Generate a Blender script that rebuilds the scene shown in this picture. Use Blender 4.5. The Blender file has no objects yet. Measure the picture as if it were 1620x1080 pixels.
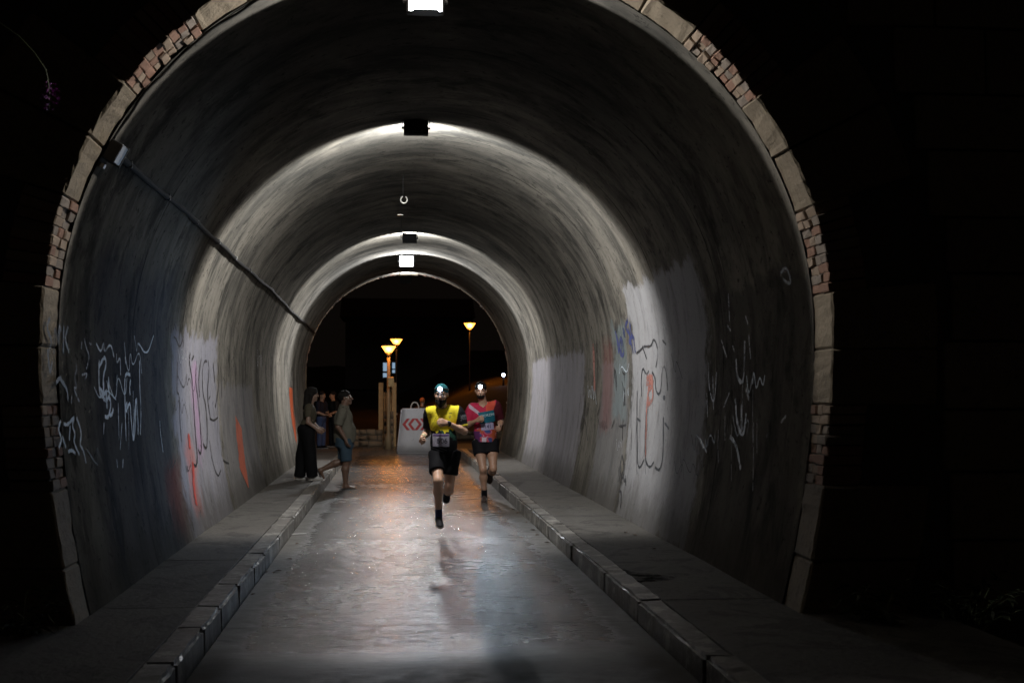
import bpy, bmesh, math, random
import numpy as np
from mathutils import Vector, Matrix

random.seed(7); rng = np.random.default_rng(7)
R = math.radians
S = bpy.context.scene
COL = S.collection

# ---------------------------------------------------------------- camera
F_PX, VPX, VPY, CAM_H = 2000.0, 623.2, 621.2, 1.6
YAW, PITCH = 0.0, 0.0
for _ in range(40):
    Fv = np.array([math.sin(YAW)*math.cos(PITCH), math.cos(YAW)*math.cos(PITCH), math.sin(PITCH)])
    Rv = np.array([math.cos(YAW), -math.sin(YAW), 0.0]); Uv = np.cross(Rv, Fv)
    YAW += Rv[1]/Fv[1] - (VPX-810)/F_PX
    PITCH += Uv[1]/Fv[1] + (VPY-540)/F_PX
cd = bpy.data.cameras.new('camera'); cam = bpy.data.objects.new('camera', cd); COL.objects.link(cam)
cam.location = (0, 0, CAM_H)
cam.rotation_euler = (math.pi/2+PITCH, 0, -YAW)
cd.sensor_width = 36.0; cd.lens = 36.0*F_PX/1620.0
cd.clip_start = 0.1; cd.clip_end = 2000
cd.dof.use_dof = True; cd.dof.focus_distance = 14.3; cd.dof.aperture_fstop = 3.2
S.camera = cam
CP = np.array([0, 0, CAM_H])
def ray(px, py):
    d = Fv + Rv*(px-810)/F_PX - Uv*(py-540)/F_PX
    return d/d[1]
def at(px, py, Y): return CP + ray(px, py)*Y
def gnd(px, py, z=0.0):
    d = ray(px, py); return CP + d*((z-CAM_H)/d[2])

# ---------------------------------------------------------------- night sky, exposure
W = bpy.data.worlds.new('World'); S.world = W; W.use_nodes = True
bg = W.node_tree.nodes['Background']
sky = W.node_tree.nodes.new('ShaderNodeTexSky'); sky.sky_type = 'NISHITA'; sky.sun_disc = False
sky.sun_elevation = R(-4); sky.sun_rotation = R(200)
mixw = W.node_tree.nodes.new('ShaderNodeMix'); mixw.data_type = 'RGBA'
mixw.inputs[0].default_value = 0.9
mixw.inputs[7].default_value = (0.05, 0.036, 0.028, 1)
W.node_tree.links.new(sky.outputs[0], mixw.inputs[6]); W.node_tree.links.new(mixw.outputs[2], bg.inputs[0])
bg.inputs[1].default_value = 0.06
S.view_settings.view_transform = 'Standard'; S.view_settings.look = 'None'
S.view_settings.exposure = 0.0; S.view_settings.gamma = 1.0
S.render.engine = 'CYCLES'
S.cycles.use_denoising = True
S.cycles.sample_clamp_indirect = 6.0
S.cycles.max_bounces = 8; S.cycles.diffuse_bounces = 4; S.cycles.glossy_bounces = 3
S.cycles.use_light_tree = True
S.cycles.caustics_reflective = False; S.cycles.caustics_refractive = False

LAMP_W = 900.0            # power of one tunnel floodlight

# ---------------------------------------------------------------- helpers
def link(o, parent=None, label=None, cat=None, group=None, kind=None):
    COL.objects.link(o)
    if parent: o.parent = parent
    if label: o['label'] = label
    if cat: o['category'] = cat
    if group: o['group'] = group
    if kind: o['kind'] = kind
    return o
def empty(name, loc, label, cat, group=None, rz=0.0):
    o = bpy.data.objects.new(name, None); o.location = loc; o.rotation_euler = (0, 0, rz)
    o.empty_display_size = 0.1
    return link(o, None, label, cat, group)
def mesh_obj(name, verts, faces, m, parent=None, smooth=False, **kw):
    me = bpy.data.meshes.new(name); me.from_pydata([tuple(map(float, v)) for v in verts], [], [tuple(map(int, f)) for f in faces])
    if smooth: me.polygons.foreach_set('use_smooth', [True]*len(me.polygons))
    me.update()
    if m: me.materials.append(m)
    return link(bpy.data.objects.new(name, me), parent, **kw)
def bm_obj(name, bm, m, parent=None, smooth=False, **kw):
    me = bpy.data.meshes.new(name); bmesh.ops.recalc_face_normals(bm, faces=bm.faces); bm.to_mesh(me); bm.free()
    if smooth: me.polygons.foreach_set('use_smooth', [True]*len(me.polygons))
    if m: me.materials.append(m)
    return link(bpy.data.objects.new(name, me), parent, **kw)
def bm_box(bm, c, s, bev=0.0, rot=None, seg=1):
    r = bmesh.ops.create_cube(bm, size=1.0)
    vs = r['verts']
    for v in vs: v.co = Vector((v.co.x*s[0], v.co.y*s[1], v.co.z*s[2]))
    if bev:
        es = list({e for v in vs for e in v.link_edges})
        r2 = bmesh.ops.bevel(bm, geom=es, offset=bev, segments=seg, affect='EDGES')
        vs = list({v for f in r2['faces'] for v in f.verts} | {v for v in vs if v.is_valid})
    for v in vs:
        if rot: v.co = rot @ v.co
        v.co += Vector(c)
    return vs
def tube(bm, pts, r, n=8, cap=True):
    pts = [Vector(p) for p in pts]; rings = []
    if not hasattr(r, '__len__'): r = [r]*len(pts)
    up = Vector((0.13, 0.31, 0.94))
    for i, p in enumerate(pts):
        t = (pts[min(i+1, len(pts)-1)] - pts[max(i-1, 0)]).normalized()
        a = t.cross(up)
        if a.length < 1e-3: a = t.cross(Vector((1, 0, 0)))
        a.normalize(); b = t.cross(a)
        rings.append([bm.verts.new(p + (a*math.cos(2*math.pi*k/n) + b*math.sin(2*math.pi*k/n))*r[i]) for k in range(n)])
    for A, B in zip(rings[:-1], rings[1:]):
        for k in range(n): bm.faces.new((A[k], A[(k+1) % n], B[(k+1) % n], B[k]))
    if cap: bm.faces.new(rings[0][::-1]); bm.faces.new(rings[-1])
def lathe(bm, prof, n=16, c=(0, 0, 0)):
    rings = [[bm.verts.new((c[0]+r*math.cos(2*math.pi*k/n), c[1]+r*math.sin(2*math.pi*k/n), c[2]+z)) for k in range(n)] for r, z in prof]
    for A, B in zip(rings[:-1], rings[1:]):
        for k in range(n): bm.faces.new((A[k], A[(k+1) % n], B[(k+1) % n], B[k]))
    bm.faces.new(rings[0][::-1]); bm.faces.new(rings[-1])

class NT:
    """tiny node-tree writer"""
    def __init__(self, name):
        self.m = bpy.data.materials.new(name); self.m.use_nodes = True
        self.t = self.m.node_tree; self.p = self.t.nodes['Principled BSDF']; self.out = self.t.nodes['Material Output']
    def n(self, kind, **kw):
        x = self.t.nodes.new(kind)
        for k, v in kw.items(): setattr(x, k, v)
        return x
    def l(self, a, b): self.t.links.new(a, b)
    def put(self, sock, v):
        if hasattr(v, 'is_linked') or isinstance(v, bpy.types.NodeSocket): self.l(v, sock)
        else: sock.default_value = v
    def math(self, op, a, b=0.0, c=None, clamp=False):
        x = self.n('ShaderNodeMath', operation=op, use_clamp=clamp)
        self.put(x.inputs[0], a); self.put(x.inputs[1], b)
        if c is not None: self.put(x.inputs[2], c)
        return x.outputs[0]
    def sstep(self, v, e0, e1):
        x = self.n('ShaderNodeMapRange', interpolation_type='SMOOTHSTEP')
        self.put(x.inputs['Value'], v); x.inputs['From Min'].default_value = e0; x.inputs['From Max'].default_value = e1
        return x.outputs[0]
    def mix(self, fac, a, b, mode='MIX'):
        x = self.n('ShaderNodeMix', data_type='RGBA', blend_type=mode)
        self.put(x.inputs[0], fac); self.put(x.inputs[6], a if not isinstance(a, tuple) else (*a[:3], 1)); self.put(x.inputs[7], b if not isinstance(b, tuple) else (*b[:3], 1))
        return x.outputs[2]
    def vec(self, x, y, z):
        v = self.n('ShaderNodeCombineXYZ'); self.put(v.inputs[0], x); self.put(v.inputs[1], y); self.put(v.inputs[2], z); return v.outputs[0]
    def noise(self, vec, scale, detail=4, rough=0.55, dist=0.0):
        x = self.n('ShaderNodeTexNoise'); x.inputs['Scale'].default_value = scale; x.inputs['Detail'].default_value = detail
        x.inputs['Roughness'].default_value = rough; x.inputs['Distortion'].default_value = dist
        if vec is not None: self.l(vec, x.inputs['Vector'])
        return x.outputs['Fac']
    def pos(self):
        return self.n('ShaderNodeNewGeometry').outputs['Position']
    def obj(self): return self.n('ShaderNodeTexCoord').outputs['Object']
    def sep(self, v):
        x = self.n('ShaderNodeSeparateXYZ'); self.l(v, x.inputs[0]); return x.outputs
    def bump(self, h, strength, dist, prev=None):
        x = self.n('ShaderNodeBump'); x.inputs['Strength'].default_value = strength; x.inputs['Distance'].default_value = dist
        self.l(h, x.inputs['Height'])
        if prev is not None: self.l(prev, x.inputs['Normal'])
        return x.outputs[0]
    def base(self, c): self.put(self.p.inputs['Base Color'], c if not isinstance(c, tuple) else (*c[:3], 1))
    def rough(self, v): self.put(self.p.inputs['Roughness'], v)
    def norm(self, v): self.l(v, self.p.inputs['Normal'])
    def spec(self, v): self.p.inputs['Specular IOR Level'].default_value = v

def simple(name, col, rough=0.6, var=0.25, scale=8.0, bump=0.0, metal=0.0, spec=0.5, rnd=0.0):
    q = NT(name); o = q.obj(); f = q.noise(o, scale, 5, 0.6)
    c = q.mix(f, tuple(x*(1-var) for x in col), tuple(min(1, x*(1+var)) for x in col))
    if rnd:
        oi = q.n('ShaderNodeObjectInfo').outputs['Random']
        c = q.mix(q.math('MULTIPLY', oi, rnd), c, tuple(x*0.35 for x in col))
    q.base(c); q.rough(rough); q.p.inputs['Metallic'].default_value = metal; q.spec(spec)
    if bump: q.norm(q.bump(q.noise(o, scale*6, 4), bump, 0.01))
    return q.m
def emis(name, col, strength):
    q = NT(name); q.base((0.8, 0.8, 0.8)); q.p.inputs['Emission Color'].default_value = (*col, 1); q.p.inputs['Emission Strength'].default_value = strength
    return q.m

# ---------------------------------------------------------------- tunnel profile
CX, CZ, RT = 0.350, 2.057, 2.565
Y0, Y1 = 8.23, 32.4          # mouths
RING = 0.35                  # depth of the masonry ring at each mouth
RL = RT - 0.006              # plaster lining radius
def halfw(z, r=RT): return r - 0.065*(CZ-z)**2
def inside(p, r=RT):
    return math.hypot(p[0]-CX, p[2]-CZ) < r if p[2] >= CZ else abs(p[0]-CX) < halfw(p[2], r)
def wall_hit(px, py):
    d = ray(px, py); lo, hi = 4.0, 4.0
    while hi < 80 and inside(CP+d*hi, RL): lo = hi; hi += 0.25
    for _ in range(24):
        mid = (lo+hi)/2
        if inside(CP+d*mid, RL): lo = mid
        else: hi = mid
    return CP+d*lo
def wall_n(p):      # inward normal
    if p[2] >= CZ: n = np.array([CX-p[0], 0, CZ-p[2]])
    else: n = np.array([np.sign(CX-p[0]), 0, 0.13*(CZ-p[2])])
    return n/np.linalg.norm(n)
def profile(r, zb=-0.05, na=72, nb=14):
    pts = [(CX-halfw(z, r), z) for z in np.linspace(zb, CZ, nb, endpoint=False)]
    pts += [(CX-r*math.cos(a), CZ+r*math.sin(a)) for a in np.linspace(0, math.pi, na)]
    pts += [(CX+halfw(z, r), z) for z in np.linspace(CZ, zb, nb+1)[1:]]
    return pts
def ang_pt(deg, r):     # angle measured from the springing on the right (deg>90 = left); below 0 follows the wall
    mirror = deg > 90
    a = 180-deg if mirror else deg
    if a >= 0: x, z = r*math.cos(R(a)), CZ+r*math.sin(R(a))
    else:
        z = CZ + RT*R(a); z = max(z, -0.1); x = halfw(z, r)
        
    return (CX-x if mirror else CX+x), z

# ---------------------------------------------------------------- materials of the setting
def mat_lining():
    q = NT('plaster_lining'); P = q.pos(); x, y, z = q.sep(P)
    th = q.math('ARCTAN2', q.math('SUBTRACT', x, CX), q.math('SUBTRACT', z, CZ))
    arc = q.math('MULTIPLY', th, RT)
    st = q.noise(q.vec(q.math('MULTIPLY', arc, 0.55), q.math('MULTIPLY', y, 1.3), 0.0), 1.4, 9, 0.66, 0.4)      # streaks run round the vault
    st2 = q.noise(q.vec(q.math('MULTIPLY', arc, 1.3), q.math('MULTIPLY', y, 3.4), 3.0), 1.5, 8, 0.68, 0.3)
    big = q.noise(q.vec(arc, q.math('MULTIPLY', y, 0.8), 7.0), 0.55, 5, 0.6, 0.8)
    fine = q.noise(P, 22, 6, 0.65)
    c = q.mix(big, (0.33, 0.303, 0.258), (0.165, 0.157, 0.142))
    c = q.mix(q.math('MULTIPLY', q.sstep(st, 0.42, 0.66), 0.68), c, (0.054, 0.053, 0.05))
    c = q.mix(q.math('MULTIPLY', q.sstep(st2, 0.46, 0.68), 0.45), c, (0.044, 0.043, 0.041))
    blot = q.noise(q.vec(q.math('MULTIPLY', arc, 0.9), q.math('MULTIPLY', y, 1.3), 11.0), 1.3, 9, 0.72, 0.5)
    c = q.mix(q.math('MULTIPLY', q.sstep(blot, 0.52, 0.64), 0.65), c, (0.038, 0.038, 0.036))
    drip = q.noise(q.vec(q.math('MULTIPLY', arc, 0.6), q.math('MULTIPLY', y, 3.0), 5.0), 2.0, 7, 0.72, 0.8)
    c = q.mix(q.math('MULTIPLY', q.sstep(drip, 0.60, 0.70), 0.55), c, (0.42, 0.39, 0.34))
    pit = q.noise(P, 11, 6, 0.75, 0.5); c = q.mix(q.math('MULTIPLY', q.sstep(pit, 0.57, 0.66), 0.8), c, (0.035, 0.032, 0.03))
    # shuttering joints round the vault
    vj = q.math('ABSOLUTE', q.math('SUBTRACT', q.math('FRACT', q.math('ADD', q.math('DIVIDE', y, 2.45), q.math('MULTIPLY', big, 0.02))), 0.5))
    jn = q.math('MULTIPLY', q.sstep(vj, 0.012, 0.003), q.sstep(blot, 0.40, 0.55)); c = q.mix(q.math('MULTIPLY', jn, 0.8), c, (0.03, 0.028, 0.026))
    # soot on the crown
    soot = q.math('MULTIPLY', q.sstep(z, 2.9, 4.4), q.sstep(big, 0.15, 0.6))
    c = q.mix(q.math('MULTIPLY', soot, 0.6), c, (0.042, 0.044, 0.043))
    # lower walls: ragged patches of pale emulsion, darker tones near the mouth
    wob = q.math('MULTIPLY', q.math('SUBTRACT', q.noise(q.vec(arc, y, 0.0), 3.2, 5, 0.65), 0.5), 0.55)
    def rect(side, ya, yb, za, zb, col, amt, s=0.05, w=1.0, streak=0.5):
        nonlocal c
        yy = q.math('ADD', y, q.math('MULTIPLY', wob, w*1.6)); zz = q.math('ADD', z, q.math('MULTIPLY', wob, w))
        m = q.math('MULTIPLY', q.sstep(yy, ya-s*2, ya+s*2), q.sstep(yy, yb+s*2, yb-s*2))
        m = q.math('MULTIPLY', m, q.math('MULTIPLY', q.sstep(zz, za-s, za+s), q.sstep(zz, zb+s, zb-s)))
        m = q.math('MULTIPLY', m, q.math('GREATER_THAN', q.math('MULTIPLY', q.math('SUBTRACT', x, CX), side), 0.0))
        dim = q.math('SUBTRACT', 1.0, q.math('MULTIPLY', q.sstep(st2, 0.45, 0.75), streak))
        m = q.math('MULTIPLY', q.math('MULTIPLY', m, dim), amt)
        c = q.mix(m, c, col)
    lil, wht = (0.33, 0.33, 0.39), (0.40, 0.40, 0.42)
    rect(1, 11.6, 15.2, 0.12, 2.85, wht, 0.92)
    rect(1, 15.4, 17.6, 0.12, 2.0, (0.24, 0.24, 0.25), 0.7)
    rect(1, 19.2, 26.5, 0.12, 2.25, (0.34, 0.33, 0.36), 0.8)
    rect(1, 15.6, 16.6, 1.3, 2.5, (0.22, 0.28, 0.30), 0.6)
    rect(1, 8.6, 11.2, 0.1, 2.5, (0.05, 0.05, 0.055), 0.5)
    rect(-1, 12.9, 16.0, 0.10, 2.25, lil, 0.75)
    rect(-1, 16.2, 20.0, 0.10, 1.7, (0.24, 0.235, 0.25), 0.6)
    rect(-1, 9.4, 12.6, 0.10, 2.7, (0.06, 0.07, 0.10), 0.55, 0.25)  # dark bluish tone on the near left wall
    rect(-1, 12.1, 12.8, 0.2, 0.9, (0.36, 0.12, 0.09), 0.5, 0.15)
    rect(-1, 14.1, 14.5, 0.9, 1.9, (0.52, 0.30, 0.50), 0.55, 0.1)
    rect(-1, 13.4, 13.8, 0.3, 1.1, (0.60, 0.13, 0.08), 0.5, 0.1)
    rect(1, 16.7, 17.5, 1.1, 2.3, (0.33, 0.10, 0.09), 0.35, 0.1)
    # damp tide mark and grime at the foot
    grime = q.math('MULTIPLY', q.sstep(q.math('ADD', z, q.math('MULTIPLY', wob, 0.9)), 0.75, 0.2), 0.7)
    c = q.mix(grime, c, (0.07, 0.064, 0.055))
    c = q.mix(q.math('MULTIPLY', q.sstep(fine, 0.56, 0.75), 0.45), c, (0.05, 0.047, 0.043))
    q.base(c); q.rough(q.math('ADD', 0.62, q.math('MULTIPLY', fine, 0.3))); q.spec(0.0)
    h = q.math('ADD', q.math('ADD', big, q.math('MULTIPLY', blot, 0.4)), q.math('MULTIPLY', st, 0.3))
    b1 = q.bump(q.math('SUBTRACT', h, q.math('MULTIPLY', q.sstep(pit, 0.60, 0.68), 0.25)), 0.5, 0.05)
    q.norm(q.bump(fine, 0.35, 0.008, b1))
    return q.m
M_LIN = mat_lining()
def mat_road():
    q = NT('worn_concrete_road'); P = q.pos(); x, y, z = q.sep(P)
    big = q.noise(P, 0.7, 5, 0.6, 0.6); med = q.noise(P, 6, 6, 0.65); fine = q.noise(P, 60, 4, 0.6)
    broom = q.noise(q.vec(q.math('MULTIPLY', x, 0.26), y, 0.0), 24, 6, 0.75, 0.4)       # brushed and worn across the lane
    wob = q.noise(q.vec(q.math('MULTIPLY', x, 0.28), y, 0.0), 8, 5, 0.65, 0.4)
    agg = q.noise(P, 60, 4, 0.7)
    c = q.mix(big, (0.125, 0.124, 0.123), (0.065, 0.065, 0.066))
    c = q.mix(q.math('MULTIPLY', q.sstep(med, 0.5, 0.72), 0.5), c, (0.03, 0.03, 0.03))
    # darker, rougher surface before the mouth
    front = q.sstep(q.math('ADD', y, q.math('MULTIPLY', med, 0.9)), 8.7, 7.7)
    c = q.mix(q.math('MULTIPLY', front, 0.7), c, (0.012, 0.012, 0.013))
    # dusty gutters
    gut = q.math('MAXIMUM', q.sstep(q.math('ADD', x, q.math('MULTIPLY', med, 0.25)), 1.50, 1.72), q.sstep(q.math('SUBTRACT', x, q.math('MULTIPLY', med, 0.25)), -0.98, -1.2))
    c = q.mix(q.math('MULTIPLY', gut, 0.6), c, (0.12, 0.11, 0.095))
    q.base(c)
    rg = q.math('ADD', 0.12, q.math('MULTIPLY', q.math('ADD', q.sstep(med, 0.35, 0.7), q.sstep(big, 0.35, 0.7)), 0.12)); rg = q.math('ADD', rg, q.math('MULTIPLY', gut, 0.35)); rg = q.math('ADD', rg, q.math('MULTIPLY', front, 0.4))
    q.rough(rg); q.spec(0.24)
    b = q.bump(wob, 0.4, 0.012); b = q.bump(broom, 0.8, 0.010, b); b = q.bump(agg, 0.25, 0.003, b); q.norm(q.bump(fine, 0.25, 0.003, b))
    crk = q.n('ShaderNodeTexVoronoi', feature='DISTANCE_TO_EDGE'); crk.inputs['Scale'].default_value = 0.55; q.l(q.vec(q.math('ADD', x, q.math('MULTIPLY', med, 0.35)), q.math('MULTIPLY', q.math('ADD', y, q.math('MULTIPLY', big, 0.8)), 0.7), 0.0), crk.inputs['Vector'])
    q.base(q.mix(q.math('MULTIPLY', q.math('MULTIPLY', q.sstep(crk.outputs['Distance'], 0.012, 0.004), q.sstep(big, 0.45, 0.6)), 0.8), c, (0.012, 0.012, 0.012)))
    return q.m
M_ROAD = mat_road()
def mat_concrete(name, a, b, sc=5.0, rough=0.75, dark=(0.06, 0.057, 0.052), bump=0.4):
    q = NT(name); P = q.pos(); x, y, z = q.sep(P)
    n1 = q.noise(P, sc*0.3, 5, 0.6, 0.5); n2 = q.noise(P, sc*4, 6, 0.65); n3 = q.noise(P, sc*18, 3)
    c = q.mix(n1, a, b); c = q.mix(q.math('MULTIPLY', q.sstep(n2, 0.52, 0.74), 0.6), c, dark)
    oi = q.n('ShaderNodeObjectInfo').outputs['Random']
    c = q.mix(q.math('MULTIPLY', oi, 0.22), c, dark)
    if 'kerb' in name: c = q.mix(q.math('MULTIPLY', q.sstep(q.noise(P, 3.5, 6, 0.7), 0.52, 0.60), 0.7), c, (0.42, 0.40, 0.37))
    if 'pavement' in name:
        c = q.mix(q.math('MULTIPLY', q.sstep(q.noise(P, 2.0, 8, 0.75, 1.0), 0.50, 0.60), 0.6), c, (0.05, 0.048, 0.045))
    q.base(c); q.rough(q.math('ADD', rough-0.15, q.math('MULTIPLY', n2, 0.3))); q.spec(0.4 if 'kerb' in name else 0.08)
    q.norm(q.bump(n3, bump*0.6, 0.004, q.bump(n2, bump, 0.012)))
    return q.m
M_PAVE = mat_concrete('pavement_concrete', (0.17, 0.16, 0.147), (0.095, 0.09, 0.084), 5.0, 0.75, (0.06, 0.057, 0.052), 0.9)
M_KERB = mat_concrete('kerb_concrete', (0.22, 0.207, 0.188), (0.11, 0.104, 0.096), 6, 0.42)
M_STONE = mat_concrete('ring_stone', (0.36, 0.30, 0.225), (0.19, 0.16, 0.12), 5, 0.8, (0.07, 0.06, 0.048), 0.9)
M_ASHLAR = mat_concrete('facade_stone', (0.36, 0.31, 0.24), (0.23, 0.20, 0.16), 4, 0.85)
M_MORTAR = mat_concrete('mortar', (0.16, 0.15, 0.135), (0.10, 0.095, 0.085), 9, 0.9)
M_BRICK = [mat_concrete('brick_red', (0.36, 0.22, 0.165), (0.27, 0.17, 0.13), 7, 0.85, (0.10, 0.075, 0.06)),
           mat_concrete('brick_buff', (0.42, 0.33, 0.25), (0.31, 0.24, 0.19), 7, 0.85, (0.12, 0.10, 0.08)),
           mat_concrete('brick_grey', (0.34, 0.29, 0.245), (0.24, 0.205, 0.18), 7, 0.85, (0.10, 0.085, 0.07))]
M_EARTH = mat_concrete('bare_earth', (0.17, 0.125, 0.085), (0.10, 0.08, 0.055), 2.5, 0.9)
M_BLACKMETAL = simple('black_metal', (0.03, 0.03, 0.032), 0.45, 0.3, 20, 0, 0.3)
M_CABLE = simple('black_cable', (0.010, 0.010, 0.010), 0.9, 0.4, 30)
M_WHITEPAINT = simple('white_paint', (0.66, 0.65, 0.66), 0.6, 0.12, 12, 0.2)

# ---------------------------------------------------------------- ground, road, kerbs, pavements
mesh_obj('ground', [(-400, -60, -0.06), (400, -60, -0.06), (400, 700, -0.06), (-400, 700, -0.06)], [(0, 1, 2, 3)], M_EARTH, kind='structure')
KR, KL = 1.70, -1.15
road = mesh_obj('road', [(KL-0.1, -6, -0.03), (KR+0.1, -6, -0.03), (KR+0.1, 33.4, -0.03), (KL-0.1, 33.4, -0.03)], [(0, 1, 2, 3)], M_MORTAR, kind='structure')
joints = [-6.0, -2.0, 1.6, 4.2, 6.4, 8.83, 11.28, 14.05, 17.4, 21.0, 24.6, 28.4, 32.4]
for a, b in zip(joints[:-1], joints[1:]):
    bm = bmesh.new(); bm_box(bm, ((KL+KR)/2, (a+b)/2, -0.025+random.uniform(-.0015, .0015)), (KR-KL-0.01, b-a-0.007, 0.05), 0.003)
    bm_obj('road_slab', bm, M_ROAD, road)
far_lane = mesh_obj('far_lane', [(-14, 32.42, -0.012), (16, 32.42, -0.012), (16, 40.5, -0.012), (-14, 40.5, -0.012)], [(0, 1, 2, 3)], M_ROAD, kind='structure')
for nm, xa, xb in (('pavement_right', KR+0.19, 3.6), ('pavement_left', -2.9, KL-0.19)):
    pv = mesh_obj(nm, [(xa, -6, 0.09), (xb, -6, 0.09), (xb, 32.3, 0.09), (xa, 32.3, 0.09)], [(0, 1, 2, 3)], M_MORTAR, kind='structure')
    ys = [-6, -3, 0, 3.0, 5.8, 8.83, 11.3, 14.05, 16.8, 19.5, 22.2, 25.0, 27.8, 30.2, 32.3]
    for a, b in zip(ys[:-1], ys[1:]):
        bm = bmesh.new(); bm_box(bm, ((xa+xb)/2, (a+b)/2, 0.115+random.uniform(-.003, .002)), (xb-xa, b-a-0.009, 0.06), 0.004)
        bm_obj('paving_slab', bm, M_PAVE, pv)
for nm, x0, sg in (('kerb_right', KR, 1), ('kerb_left', KL, -1)):
    kb = mesh_obj(nm, [(x0+sg*0.02, -6, -0.02), (x0+sg*0.18, -6, -0.02), (x0+sg*0.18, 32.4, -0.02), (x0+sg*0.02, 32.4, -0.02)], [(0, 1, 2, 3)], M_MORTAR, kind='structure')
    yk = -6.0
    while yk < 31.6:
        L = random.choice([0.8, 0.9, 1.0, 1.4, 1.9])
        bm = bmesh.new()
        r = bmesh.ops.create_cube(bm, size=1.0)
        for v in r['verts']:
            v.co = Vector((v.co.x*0.18 + (0.0 if v.co.z < 0 else sg*0.008), v.co.y*(L-0.007), v.co.z*0.24))
        bmesh.ops.bevel(bm, geom=[e for e in bm.edges], offset=0.02, segments=2, affect='EDGES')
        bmesh.ops.subdivide_edges(bm, edges=[e for e in bm.edges if e.calc_length() > 0.3], cuts=9, use_grid_fill=True)
        for v in bm.verts:
            v.co += Vector((random.gauss(0, .003), 0, random.gauss(0, .0025)))
        ks = bm_obj('kerb_stone', bm, M_KERB, kb)
        ks.location = (x0+sg*0.09+random.uniform(-.006, .006), yk+L/2, 0.035+random.uniform(-.006, .004)); ks.rotation_euler = (random.uniform(-.004, .004), random.uniform(-.015, .015), random.uniform(-.006, .006))
        yk += L

# ---------------------------------------------------------------- the tunnel
tunnel = empty('tunnel', (CX, Y0, 0), 'long barrel-vaulted tunnel with stained plaster lining and a brick and stone mouth', 'tunnel')
def tparent(o, p=None):
    o.parent = p or tunnel
    if p is None: o.matrix_parent_inverse = Matrix.Translation((-CX, -Y0, 0))
    return o
# lining: displaced a little, so that the edges and highlights wander
pr = profile(RL)
ny = 200; ya, yb = Y0+RING+0.004, Y1-RING-0.004
vs, fs = [], []
ph = rng.uniform(0, 6.28, 24); fy = rng.uniform(0.25, 2.6, 24); fa = rng.uniform(0.3, 5, 24)
def wall_d(p):      # how far the plaster bellies out from the true vault
    t = math.atan2(p[0]-CX, p[2]-CZ); return sum(math.sin(fy[k]*p[1]+fa[k]*t+ph[k]) for k in range(24))*0.0016+0.002
for j in range(ny+1):
    y = ya+(yb-ya)*j/ny
    for i, (x, z) in enumerate(pr):
        t = i/len(pr)
        d = wall_d((x, y, z)); n = wall_n((x, y, z)); vs.append((x-n[0]*d, y, z-n[2]*d))
m_ = len(pr)
for j in range(ny):
    for i in range(m_-1): fs.append((j*m_+i, (j+1)*m_+i, (j+1)*m_+i+1, j*m_+i+1))
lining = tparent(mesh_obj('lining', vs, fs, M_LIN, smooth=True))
# backing shell behind the ring so that the joints of the masonry are dark mortar, not gaps
def shell(ya, yb, r, name, m):
    p = profile(r); v = [(x, ya, z) for x, z in p]+[(x, yb, z) for x, z in p]; k = len(p)
    return tparent(mesh_obj(name, v, [(i, i+k, i+k+1, i+1) for i in range(k-1)], m, smooth=True))
shell(Y0+0.02, Y0+RING+0.05, RT+0.022, 'mortar_bed', M_MORTAR)
shell(Y1-RING-0.05, Y1-0.02, RT+0.022, 'mortar_bed', M_MORTAR)
def wedge(name, d0, d1, r0, r1, ya, yb, m, bev=0.006, jit=0.003, sub=1):
    """one voussoir between two angles"""
    bm = bmesh.new(); n = max(1, sub)
    P0 = [ang_pt(d0+(d1-d0)*k/n, r0) for k in range(n+1)]; P1 = [ang_pt(d0+(d1-d0)*k/n, r1) for k in range(n+1)]
    A = [bm.verts.new((x, ya, z)) for x, z in P0]; B = [bm.verts.new((x, ya, z)) for x, z in P1]
    C = [bm.verts.new((x, yb, z)) for x, z in P0]; D = [bm.verts.new((x, yb, z)) for x, z in P1]
    for k in range(n):
        bm.faces.new((A[k], A[k+1], B[k+1], B[k])); bm.faces.new((C[k+1], C[k], D[k], D[k+1]))
        bm.faces.new((A[k+1], A[k], C[k], C[k+1])); bm.faces.new((B[k], B[k+1], D[k+1], D[k]))
    bm.faces.new((A[0], B[0], D[0], C[0])); bm.faces.new((B[n], A[n], C[n], D[n]))
    bmesh.ops.recalc_face_normals(bm, faces=bm.faces)
    es = [e for e in bm.edges if len(e.link_faces) == 2 and e.calc_face_angle(0) > 0.6]
    bmesh.ops.bevel(bm, geom=es, offset=bev, segments=1, affect='EDGES')
    for v in bm.verts: v.co += Vector((random.gauss(0, jit), random.gauss(0, jit), random.gauss(0, jit)))
    return tparent(bm_obj(name, bm, m))
GAPD = 0.12
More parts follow.
